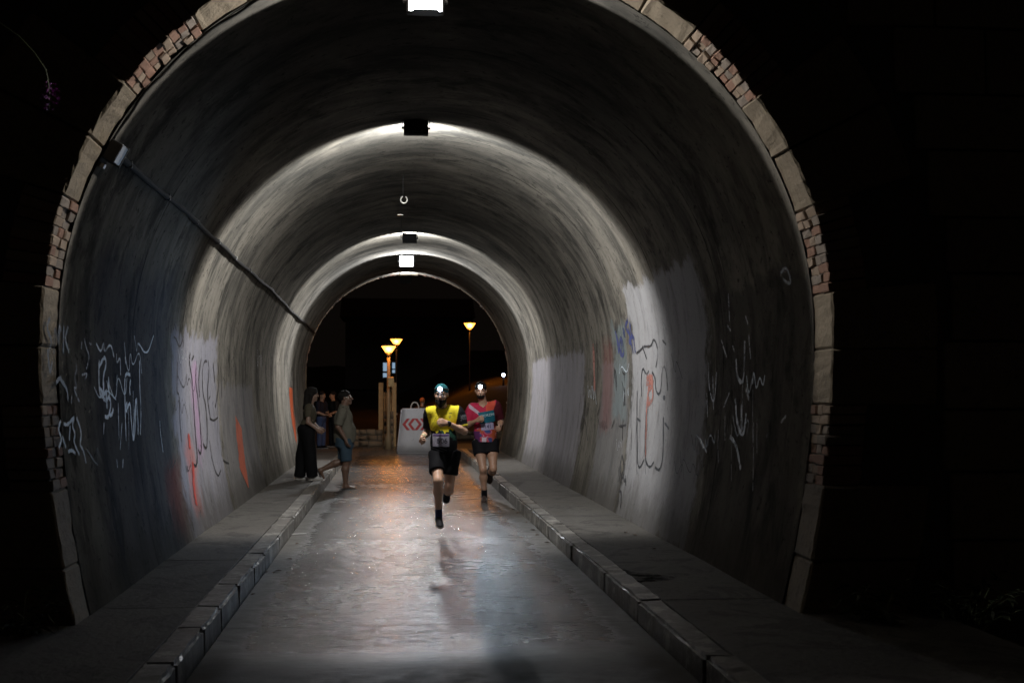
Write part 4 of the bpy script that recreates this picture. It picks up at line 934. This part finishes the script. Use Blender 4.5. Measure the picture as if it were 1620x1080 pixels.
# ---- woman by the wall
def woman():
    p = gnd(482, 759, .15); root = empty('person', (p[0], p[1], .145), 'long-haired woman in wide black trousers standing on the pavement by the wall', 'person')
    sk = skin_mat('skin_light', (0.24, 0.15, 0.11)); b = Field()
    M, T = add_head(b, (.115, .0, 1.43), (1, .25, -.02), s=.95); b.chain([(.075, 0, 1.22), (.105, 0, 1.36)], [.055, .05])
    b.ell((.07, 0, 1.08), (.10, .135, .18)); b.ell((.04, 0, .90), (.10, .13, .12)); b.cap((.075, -.13, 1.215), (.075, .13, 1.215), .045)
    sh, el, wr = (.075, -.155, 1.21), (.065, -.20, .97), (.20, -.20, .86); b.chain([sh, el, wr], [.045, .036, .024]); add_hand(b, wr, (.8, .1, -.45), (-.2, 1, 0), 1, (.4, .5, .4), .92)
    sh2, el2, wr2 = (.075, .155, 1.21), (.09, .20, .97), (.21, .16, .87); b.chain([sh2, el2, wr2], [.045, .036, .024]); add_hand(b, wr2, (.8, -.1, -.4), (0, -1, 0), -1, (.4, .5, .4), .92)
    for x0, x1, y in ((.02, -.085, .07), (.045, .15, -.08)): b.chain([(x0, y, .84), ((x0+x1)/2, y, .45), (x1, y, .07)], [.08, .055, .034])
    V, Fq = b.mesh(.007); fast_mesh('body', V, Fq, sk, root)
    s = Field(); s.ell((.07, 0, 1.09), (.112, .145, .18)); s.ell((.04, 0, .93), (.112, .14, .12)); s.cap((.075, -.13, 1.215), (.075, .13, 1.215), .052, k=.05)
    for a, c in ((sh, el), (sh2, el2)): a, c = np.array(a), np.array(c); s.cap(a, a*.7+c*.3, .057, .056, .05); s.cone(a*.9+c*.1, a*.35+c*.65, .056, .058, .04)
    s.plane((0, 0, .88), (0, 0, 1)); s.wr = wrinkle(.005, 31); V, Fq = s.mesh(.007); fast_mesh('top', V, Fq, cloth_mat('olive_top', (.075, .065, .045)), root)
    h = Field(); h.ell((.03, 0, .85), (.135, .165, .14)); h.cone((.0, .07, .86), (-.09, .07, .055), .115, .095, .08); h.cone((.05, -.08, .86), (.135, -.08, .055), .115, .095, .08); h.plane((0, 0, .945), (0, 0, -1)); h.wr = wrinkle(.009, 32, 14); V, Fq = h.mesh(.008); fast_mesh('trousers', V, Fq, cloth_mat('wide_black_trousers', (.006, .006, .007)), root)
    hr = Field().ell(T(0, -.02, .04), (.086, .108, .088), M).cap(T(0, -.07, .0), T(.0, -.10, -.24), .07, .055).cap(T(-.07, -.03, -.02), T(-.06, -.05, -.20), .032, .026).cap(T(.07, -.03, -.02), T(.06, -.05, -.20), .032, .026)
    hr.ell(T(0, .11, -.03), (.062, .06, .085), M, .01, True); hr.wr = wrinkle(.004, 33, 45); V, Fq = hr.mesh(.006); fast_mesh('hair', V, Fq, M_HAIR, root); face_bits(T, M, root, .95)
    wh = cloth_mat('white_trainer', (.55, .54, .53), .6, 0)
    for x, y in ((-.095, .07), (.14, -.08)):
        u, so, _ = shoe_fields((x, y, .088), (1, -.1, 0), (0, 0, 1), .92); V, Fq = u.mesh(.006); o = fast_mesh('shoe', V, Fq, wh, root); V, Fq = so.mesh(.006); fast_mesh('sole', V, Fq, M_SOLE, o)
woman()

# ---- bystanders beyond the far mouth
def bystander(px, py, label, fwd, top, legs, hairm, sleeve=.9, height=1.66, skin=(.36, .22, .15), hat=False, Y=None):
    p = gnd(px, py) if Y is None else np.array([at(px, 600, Y)[0], Y, 0]); root = empty('person', (p[0], p[1], -.01), label, 'person'); sc = height/1.70
    f = _n((fwd[0], fwd[1], 0)); l = np.array([-f[1], f[0], 0]); U = np.array([0, 0, 1.])
    Q = lambda a, b_, c: (l*a+f*b_+U*c)*sc
    b = Field(); M, T = add_head(b, Q(0, .03, 1.575), (*f[:2], -.12), s=sc); b.chain([Q(0, 0, 1.37), Q(0, .02, 1.50)], [.062*sc, .056*sc])
    Mx = np.stack([l, f, U], 1)
    b.ell(Q(0, 0, 1.20), np.array((.15, .10, .20))*sc, Mx); b.ell(Q(0, 0, .96), np.array((.14, .10, .14))*sc, Mx); b.cap(Q(-.15, 0, 1.35), Q(.15, 0, 1.35), .052*sc)
    arms = []
    for q in (-1, 1):
        sh, el, wr = Q(q*.185, 0, 1.34), Q(q*.22, .03, 1.07), Q(q*.12, .20, 1.00); arms.append((sh, el)); b.chain([sh, el, wr], [.05, .04, .027]); add_hand(b, wr, f*.8+l*(-q*.5), -U, q, (.4, .5, .4), sc)
        b.chain([Q(q*.09, 0, .88), Q(q*.10, .01, .48), Q(q*.105, 0, .08)], [.085, .058, .035])
    V, Fq = b.mesh(.009); fast_mesh('body', V, Fq, skin_mat('skin_bystander', skin), root)
    s = Field(); s.ell(Q(0, 0, 1.21), np.array((.168, .12, .20))*sc, Mx); s.ell(Q(0, 0, 1.0), np.array((.16, .12, .18))*sc, Mx); s.cap(Q(-.15, 0, 1.35), Q(.15, 0, 1.35), .06*sc, k=.05)
    for sh, el in arms: s.cap(sh, sh*.7+el*.3, .064, .062, .05); s.cone(sh*.9+el*.1, sh*(1-sleeve)+el*sleeve, .064, .06, .04)
    s.plane(Q(0, 0, .86), (0, 0, 1)); s.wr = wrinkle(.005, 41); V, Fq = s.mesh(.01); fast_mesh('shirt', V, Fq, top, root)
    h = Field(); h.ell(Q(0, 0, .90), np.array((.165, .125, .12))*sc, Mx)
    for q in (-1, 1): h.cone(Q(q*.085, 0, .90), Q(q*.105, 0, .09), .10*sc, .068*sc, .05)
    h.wr = wrinkle(.006, 42, 18); V, Fq = h.mesh(.01); fast_mesh('trousers', V, Fq, legs, root)
    c = Field().ell(T(0, -.022, .040), np.array((.087, .106, .092))*sc, M); c.plane(T(0, .085, .05), M@np.array([0, -.7, 1.0])); V, Fq = c.mesh(.007); fast_mesh('hat' if hat else 'hair', V, Fq, hairm, root)
    for q in (-1, 1):
        u, so, _ = shoe_fields(Q(q*.105, 0, .094), f, U, sc); V, Fq = u.mesh(.009); o = fast_mesh('shoe', V, Fq, M_BLACKCLOTH, root); V, Fq = so.mesh(.009); fast_mesh('sole', V, Fq, M_SOLE, o)
    face_bits(T, M, root, sc); return root
bystander(508, 709, 'bystander in navy shirt and blue jeans beyond the long-haired woman', (.8, -.5), cloth_mat('navy_shirt', (.015, .016, .026)), cloth_mat('blue_jeans', (.06, .085, .17)), M_HAIR)
bystander(527, 706, 'bystander all in black behind the stout man stepping off the kerb', (-.6, -.4), cloth_mat('black_top', (.012, .012, .012)), cloth_mat('black_jeans', (.014, .014, .016)), M_HAIR, skin=(.45, .24, .14))
bystander(622, 700, 'bystander in dark jacket standing by the lit gate and stone pillar', (-.7, -.6), cloth_mat('dark_jacket', (.02, .018, .018)), cloth_mat('dark_trousers', (.02, .019, .02)), M_HAIR, height=1.52, Y=39.4)
bystander(668, 700, 'bystander with orange hat behind the concrete block with chevrons', (.3, 1), cloth_mat('brown_top', (.06, .035, .025)), cloth_mat('brown_trousers', (.05, .04, .03)), cloth_mat('orange_hat', (.55, .17, .06)), height=1.47, hat=True, Y=37.0)

# ---------------------------------------------------------------- concrete block with chevrons
p = gnd(656, 715); p[2] = -.012
blk = empty('concrete_block', tuple(p), 'white tapered concrete block with red chevrons and a lifting loop', 'concrete block')
ppm = (715-621.2)/1.6
bw, tw, hh, dp = 28.5/ppm, 21.5/ppm, 70/ppm, .45
bm = bmesh.new(); r = bmesh.ops.create_cube(bm, size=1.0)
for v in r['verts']:
    top = v.co.z > 0; v.co = Vector((math.copysign(tw if top else bw, v.co.x), math.copysign(.20 if top else .42, v.co.y), hh if top else 0))
bmesh.ops.bevel(bm, geom=list(bm.edges), offset=.03, segments=2, affect='EDGES')
bmesh.ops.subdivide_edges(bm, edges=list(bm.edges), cuts=3, use_grid_fill=True)
for v in bm.verts: v.co += Vector((random.gauss(0, .003), random.gauss(0, .003), 0))
def mat_block():
    q = NT('painted_block'); o = q.obj(); n = q.noise(o, 5, 6, .65); n2 = q.noise(o, 18, 5, .7)
    c = q.mix(n, (.68, .67, .70), (.58, .57, .60)); c = q.mix(q.sstep(n2, .62, .70), c, (.16, .14, .14)); q.base(c); q.rough(.7); q.norm(q.bump(n2, .3, .01)); return q.m
bm_obj('block_body', bm, mat_block(), blk, True)
bm = bmesh.new(); tube(bm, [(-.105, 0, hh-.03), (-.10, 0, hh+.07), (-.06, 0, hh+.145), (0, 0, hh+.165), (.06, 0, hh+.145), (.10, 0, hh+.07), (.105, 0, hh-.03)], .018, 8); bm_obj('lifting_loop', bm, simple('pale_rope', (.6, .56, .5), .7), blk, True)
M_CHEV = simple('red_chevron_paint', (.50, .035, .04), .6, .3, 14)
def face_y(z): return -(.42+(.20-.42)*z/hh)-.006
for cx_, sg in ((-.235, 1), (-.085, 1), (.085, -1), (.235, -1)):
    zc, hz, w, k = .77, .155, .042, .06
    pl = [(-w, -hz), (w, -hz)]
    V2 = []
    for z, off in ((-hz, k), (0, -k), (hz, k)): V2 += [(cx_+sg*off-w, zc+z), (cx_+sg*off+w, zc+z)]
    bm = bmesh.new(); vs = [bm.verts.new((x, face_y(z), z)) for x, z in V2]
    bm.faces.new((vs[0], vs[1], vs[3], vs[2])); bm.faces.new((vs[2], vs[3], vs[5], vs[4])); bm_obj('chevron', bm, M_CHEV, blk)

# ---------------------------------------------------------------- beyond the far mouth
def hill_h(x, y):
    a = min(max((y-44)/16, 0), 1); a = a*a*(3-2*a); b = min(max((x-0.6)/4.0, 0), 1)
    return -0.05 + a*(0.25+1.9*b) + max(0, y-60)*0.05 + 0.10*math.sin(x*1.3+y*.7)*a
vs, fs = [], []; nx_, ny_ = 60, 60
for j in range(ny_+1):
    for i in range(nx_+1):
        x = -40+80*(i/nx_); y = 40.3+(j/ny_)**1.6*110; vs.append((x, y, hill_h(x, y)+rng.normal(0, .02)))
for j in range(ny_):
    for i in range(nx_): fs.append((j*(nx_+1)+i, j*(nx_+1)+i+1, (j+1)*(nx_+1)+i+1, (j+1)*(nx_+1)+i))
mesh_obj('hillside', vs, fs, M_EARTH, smooth=True, kind='structure')
SOD = (1.0, 0.33, 0.035)
M_SOD = emis('sodium_glass', (1.0, 0.36, 0.05), 4.5)
M_POLE = simple('lamp_post_paint', (.025, .021, .017), .5, .2, 20)
def street_lamp(px, py, Y, wcap, power, label, thick=1.0, pm=None):
    p = at(px, py, Y); g = hill_h(p[0], Y) if Y > 40.5 else -.02; h = p[2]-g
    r = empty('street_lamp', (p[0], Y, g), label, 'street lamp', 'lantern street lamps beyond the tunnel')
    bm = bmesh.new(); lathe(bm, [(.10*thick, -.1), (.10*thick, .35), (.055*thick, .45), (.05*thick, h-.35), (.04*thick, h-.22)], 12); bm_obj('post', bm, pm or M_POLE, r, True)
    w = wcap/2; hh = w*.80
    bm = bmesh.new(); lathe(bm, [(w*.36, h-hh*.95), (w*.84, h-.012)], 14); bm_obj('lantern_glass', bm, M_SOD, r, True)
    bm = bmesh.new(); lathe(bm, [(w, h), (w*.98, h+.02), (w*.4, h+w*.30), (w*.12, h+w*.38)], 18); bm_obj('lantern_cap', bm, M_POLE, r, True)
    bm = bmesh.new(); lathe(bm, [(.045, h-hh-.14), (w*.40, h-hh*.98)], 12); bm_obj('lantern_collar', bm, M_POLE, r, True)
    ld = bpy.data.lights.new('sodium_light', 'POINT'); ld.energy = power; ld.color = SOD; ld.shadow_soft_size = .12
    lo = bpy.data.objects.new('sodium_light', ld); COL.objects.link(lo); lo.parent = r; lo.location = (0, -w*.72, h-hh*.5)
    return r
street_lamp(615, 547, 36.5, .50, 50, 'lit orange lantern on a post in front of the gate', pm=simple('lantern_lit_post', (.34, .25, .14), .6))  # orange glow of the lantern is put into this post's colour
street_lamp(627, 536, 48.0, .54, 45, 'lit orange lantern partly behind the one by the gate', .6)
street_lamp(743, 511, 62.0, .68, 180, 'lit orange lantern standing alone on the hillside', .45)
# small cool lamp at the edge of the far mouth
p = at(796.5, 593, 58.0); g = hill_h(p[0], 58.0)
r = empty('post_light', (p[0], 58.0, g), 'tiny cool white lamp on a short post on the hillside', 'lamp')
bm = bmesh.new(); lathe(bm, [(.06, -.1), (.04, .1), (.035, p[2]-g-.07)], 10); bm_obj('post', bm, M_POLE, r, True)
bm = bmesh.new(); bmesh.ops.create_icosphere(bm, subdivisions=2, radius=.075, matrix=Matrix.Translation((0, 0, p[2]-g))); bm_obj('globe', bm, emis('cool_globe', (.62, .72, 1.0), 20), r, True)
# wooden gate with posts
p0, p1 = at(599, 640, 38.6), at(627, 640, 38.6); gx0, gx1 = p0[0], p1[0]; g = -.02; ht = at(600, 605, 38.6)[2]-g
gt = empty('garden_gate', ((gx0+gx1)/2, 38.6, g), 'ochre boarded gate between two square posts under the orange lantern', 'gate')
M_OCH = simple('ochre_wood', (.62, .42, .20), .7, .3, 10, .3)
wd = gx1-gx0
for sx in (-1, 1):
    bm = bmesh.new(); bm_box(bm, (sx*(wd/2-.07), 0, ht/2), (.14, .14, ht), .01); bm_obj('post', bm, M_OCH, gt)
nb = 4; bwid = (wd-.30)/nb
for k in range(nb):
    bm = bmesh.new(); bm_box(bm, (-wd/2+.15+bwid*(k+.5), .02, (ht-.32)/2+.03), (bwid-.012, .03, ht-.32), .004); bm_obj('board', bm, M_OCH, gt)
bm = bmesh.new(); bm_box(bm, (0, .05, ht-.45), (wd-.29, .03, .08), .004); bm_obj('rail', bm, M_OCH, gt)
p = at(618.5, 604, 36.3); mb = empty('meter_box', (p[0], 36.3, p[2]), 'small ochre box strapped to the post of the lantern by the gate', 'box')
bm = bmesh.new(); bm_box(bm, (0, 0, 0), (.17, .12, .28), .012); bm_obj('box_body', bm, M_OCH, mb)
bm = bmesh.new(); bm_box(bm, (0, -.067, 0), (.14, .012, .24), .004); bm_obj('box_door', bm, M_OCH, mb)
bm = bmesh.new(); bm_box(bm, (0, .12, 0), (.09, .14, .05)); bm_obj('strap', bm, M_POLE, mb)
# stone pillar and low stone wall
M_RUB = mat_concrete('rubble_stone', (.36, .29, .20), (.22, .18, .13), 6, .9)
def stonework(name, x0, x1, y, h, dep, rows, L, label, cat):
    r = empty(name, ((x0+x1)/2, y, -.02), label, cat); w = x1-x0
    bm = bmesh.new(); bm_box(bm, (0, 0, h/2), (w-.03, dep-.05, h-.02)); bm_obj('core', bm, M_MORTAR, r)
    rh = h/rows
    for j in range(rows):
        x = -w/2
        while x < w/2-.02:
            l = min(random.uniform(.7, 1.3)*L, w/2-x); 
            if w/2-(x+l) < L*.4: l = w/2-x
            bm = bmesh.new(); bm_box(bm, (0, 0, 0), (l-.015, dep, rh-.014), .015, None, 2)
            for v in bm.verts: v.co += Vector((random.gauss(0, .005), random.gauss(0, .006), random.gauss(0, .005)))
            o = bm_obj('stone', bm, M_RUB, r, True); o.location = (x+l/2, random.uniform(-.008, .008), rh*(j+.5)); x += l
    return r
a, b_ = at(607, 660, 38.0), at(623, 660, 38.0)
stonework('stone_pillar', a[0], b_[0], 38.0, at(610, 650, 38.0)[2]+.02, .30, 5, .17, 'square stone pillar at the end of the low wall below the gate', 'pillar')
a, b_ = at(556, 690, 38.6), at(606, 690, 38.6)
stonework('low_wall', a[0], b_[0], 38.6, .52, .35, 3, .26, 'low rubble wall between the stone pillar and the stout man', 'wall')
a, b_ = at(690, 690, 41.5), at(800, 690, 41.5)
stonework('low_wall', a[0]-.2, b_[0]+.8, 44.5, .30, .3, 2, .34, 'long low wall in orange light behind the two runners', 'wall')
# house with a lit window
def house():
    Y = 92.0; p = at(612, 600, Y); g = hill_h(p[0], Y); r = empty('house', (p[0], Y, g), 'dark house far behind the lanterns with pale blue lit window', 'house')
    M_W = simple('house_plaster', (.12, .10, .09), .9); H = 5.2
    bm = bmesh.new(); bm_box(bm, (1.5, 3.2, H/2), (9, 6, H)); bm_obj('wall', bm, M_W, r)
    bm = bmesh.new(); v = [bm.verts.new(c) for c in ((-3.4, -.2, H), (6.4, -.2, H), (6.4, 6.6, H), (-3.4, 6.6, H), (-3.4, 3.2, H+1.6), (6.4, 3.2, H+1.6))]
    for f in ((0, 1, 5, 4), (2, 3, 4, 5), (0, 4, 3), (1, 2, 5), (0, 3, 2, 1)): bm.faces.new([v[i] for i in f])
    bm_obj('roof', bm, simple('roof_tile', (.16, .07, .05), .9), r)
    glow = emis('lit_pane', (.42, .62, .85), .55)
    for x0, x1, y0, y1 in ((606, 614, 573, 597), (620.5, 625, 573, 590)):
        a, b = at(x0, y1, Y), at(x1, y0, Y); lx, lz = a[0]-p[0], a[2]-g; w, h = b[0]-a[0], b[2]-a[2]
        bm = bmesh.new(); bm_box(bm, (lx+w/2, .17, lz+h/2), (w+.12, .1, h+.12)); wn = bm_obj('window', bm, M_POLE, r)
        for k, (c, hh) in enumerate(((.70, .55), (.16, .28))):
            bm = bmesh.new(); bm_box(bm, (lx+w/2, .11, lz+h*c), (w, .012, h*hh)); bm_obj('pane', bm, glow, wn)
house()

# ---------------------------------------------------------------- plants, leaves and stains outside the mouth
def leaf_mat(name, c):
    q = NT(name); oi = q.noise(q.pos(), 9, 3); q.base(q.mix(oi, tuple(x*.6 for x in c), c)); q.rough(.6); return q.m
M_LEAF = leaf_mat('weed_leaf', (.035, .05, .018)); M_STEM = simple('green_stem', (.16, .20, .10), .6); M_PETAL = leaf_mat('purple_petal', (.42, .10, .42))
def vine():
    e = at(74, 112, 7.4); root = empty('flower_spray', tuple(e), 'purple flower cluster drooping on a thin stem beside the arch', 'flower')
    A = [at(-90, 40, 8.2), at(-40, 22, 7.9), at(0, 37, 7.6), at(30, 58, 7.5), at(55, 85, 7.42), at(72, 110, 7.4), at(76, 128, 7.4), at(78, 150, 7.4), at(78, 172, 7.4)]
    bm = bmesh.new(); tube(bm, [tuple(a-e) for a in A], [.007, .006, .005, .0045, .004, .0035, .003, .0025, .002], 6); bm_obj('stem', bm, M_STEM, root, True)
    for k in range(46):
        t = k/46; z = at(78, 130+42*t, 7.4)-e; an = random.uniform(0, 6.28); rr = random.uniform(.015, .052)*math.sin(math.pi*(.12+.8*t))**.6
        c = Vector(tuple(z))+Vector((rr*math.cos(an), rr*math.sin(an), random.uniform(-.012, .012))); bm = bmesh.new()
        d = Vector((math.cos(an), math.sin(an), random.uniform(-.9, .3))).normalized(); s = d.cross(Vector((0, 0, 1))).normalized(); u = s.cross(d)
        L, w = random.uniform(.018, .03), random.uniform(.008, .013)
        v = [bm.verts.new(c+o) for o in (Vector(), d*L*.5+s*w+u*.004, d*L+u*-.003, d*L*.5-s*w+u*.004, d*L*.5-u*.005)]
        for f in ((0, 1, 4), (1, 2, 4), (2, 3, 4), (3, 0, 4)): bm.faces.new([v[i] for i in f])
        bm_obj('petal', bm, M_PETAL, root)
vine()
def weed(x, y, h, n, label, spread=.35, z0=-.05):
    root = empty('weed', (x, y, z0), label, 'plant', 'weeds along the portal wall')
    bs, bl = bmesh.new(), bmesh.new()
    for k in range(n):
        a = random.uniform(0, 6.28); d = Vector((math.cos(a), math.sin(a), 0)); hh = h*random.uniform(.5, 1); sp = spread*random.uniform(.3, 1); b0 = d*random.uniform(0, .08)
        pts = [b0+d*sp*t*t+Vector((0, 0, hh*(t-.25*t*t*t))) for t in np.linspace(0, 1, 7)]; tube(bs, pts, [.006*(1-.7*t) for t in np.linspace(0, 1, 7)], 5)
        for i in range(2, 7):
            for sg in (-1, 1):
                q = pts[i]; ld = (Vector((random.gauss(0, 1), random.gauss(0, 1), random.uniform(-.2, .8)))).normalized(); s = ld.cross(Vector((0, 0, 1))).normalized(); L = random.uniform(.06, .13)
                v = [bl.verts.new(q+o) for o in (Vector((0, 0, 0)), ld*L*.45+s*L*.2, ld*L+Vector((0, 0, -L*.25)), ld*L*.45-s*L*.2)]; bl.faces.new(v)
    bm_obj('stems', bs, M_STEM, root); bm_obj('foliage', bl, M_LEAF, root)
for px, py, Y, h, n, lab in ((1390, 960, 7.95, .55, 16, 'leafy weed clump at the foot of the portal wall beside the arch stones'), (1530, 960, 7.9, .65, 18, 'taller weed clump farther along the portal wall from the arch stones'),
                          (30, 980, 7.95, .6, 14, 'leafy weed clump at the foot of the arch below the purple flower')):
    p = at(px, py, Y); weed(p[0], Y, h, n, lab)
# fallen leaves and litter in the gutters
M_DRY = simple('dry_leaf', (.10, .065, .04), .8, .4, 20)
for k, (px, py, c) in enumerate(((440, 903, 0), (432, 906, 0), (458, 884, 0), (470, 860, 0), (505, 783, 0), (512, 790, 0), (832, 826, 0), (820, 811, 0), (843, 838, 0), (866, 858, 0), (1035, 868, 1), (1004, 846, 1), (990, 842, 1), (420, 905, 0), (400, 940, 0), (812, 806, 0), (850, 846, 0))):
    p = gnd(px, py, .147 if c else .002); bm = bmesh.new(); a = random.uniform(0, 6.28); L = random.uniform(.05, .10)
    d = Vector((math.cos(a), math.sin(a), 0)); s = Vector((-d.y, d.x, 0)); v = [bm.verts.new(o) for o in (-d*L*.5, s*L*.28+Vector((0, 0, .012)), d*L*.5+Vector((0, 0, .006)), -s*L*.28+Vector((0, 0, .010)), Vector((0, 0, .002)))]
    for f in ((0, 1, 4), (1, 2, 4), (2, 3, 4), (3, 0, 4)): bm.faces.new([v[i] for i in f])
    o = bm_obj('fallen_leaf', bm, M_DRY, label='dry fallen leaf on the pavement by the wall' if c else ('dry fallen leaf in the gutter on the side of the standing woman' if px < 600 else 'dry fallen leaf in the gutter beside the runners'), cat='leaf', group='fallen leaves'); o.location = tuple(p)
p = gnd(473, 845, .002); bm = bmesh.new(); bm_box(bm, (0, 0, .006), (.17, .03, .010), .003, Matrix.Rotation(.25, 3, 'Z')); o = bm_obj('paper_scrap', bm, M_WHITEPAINT, label='scrap of white paper lying in the gutter', cat='litter'); o.location = tuple(p)
def stain(pts, label, z):
    P = [gnd(a, b, z) for a, b in pts]; c = np.mean(P, axis=0); P = smooth_poly([q-c for q in P]+[P[0]-c], 2)[:-1]
    q = bpy.data.materials.get('wet_concrete')
    if q is None:
        t = NT('wet_concrete'); t.base((.035, .033, .031)); t.rough(.9); t.spec(0.0); n = t.noise(t.pos(), 9, 5, .65); t.l(t.math('MULTIPLY', t.sstep(n, .36, .62), .8), t.p.inputs['Alpha']); q = t.m
    bm = bmesh.new(); vs = [bm.verts.new(tuple(v)) for v in P]; bm.faces.new(vs); bmesh.ops.triangulate(bm, faces=bm.faces)
    o = bm_obj('wet_stain', bm, q, label=label, cat='stain'); o.location = (c[0], c[1], z)
stain([(914, 850), (932, 858), (968, 886), (990, 904), (1050, 908), (1074, 914), (1048, 920), (1006, 918), (1040, 950), (1075, 984), (1052, 975), (1010, 940), (975, 915), (940, 880)], 'dark wet streak on the pavement behind the right-hand kerb stones', .1492)
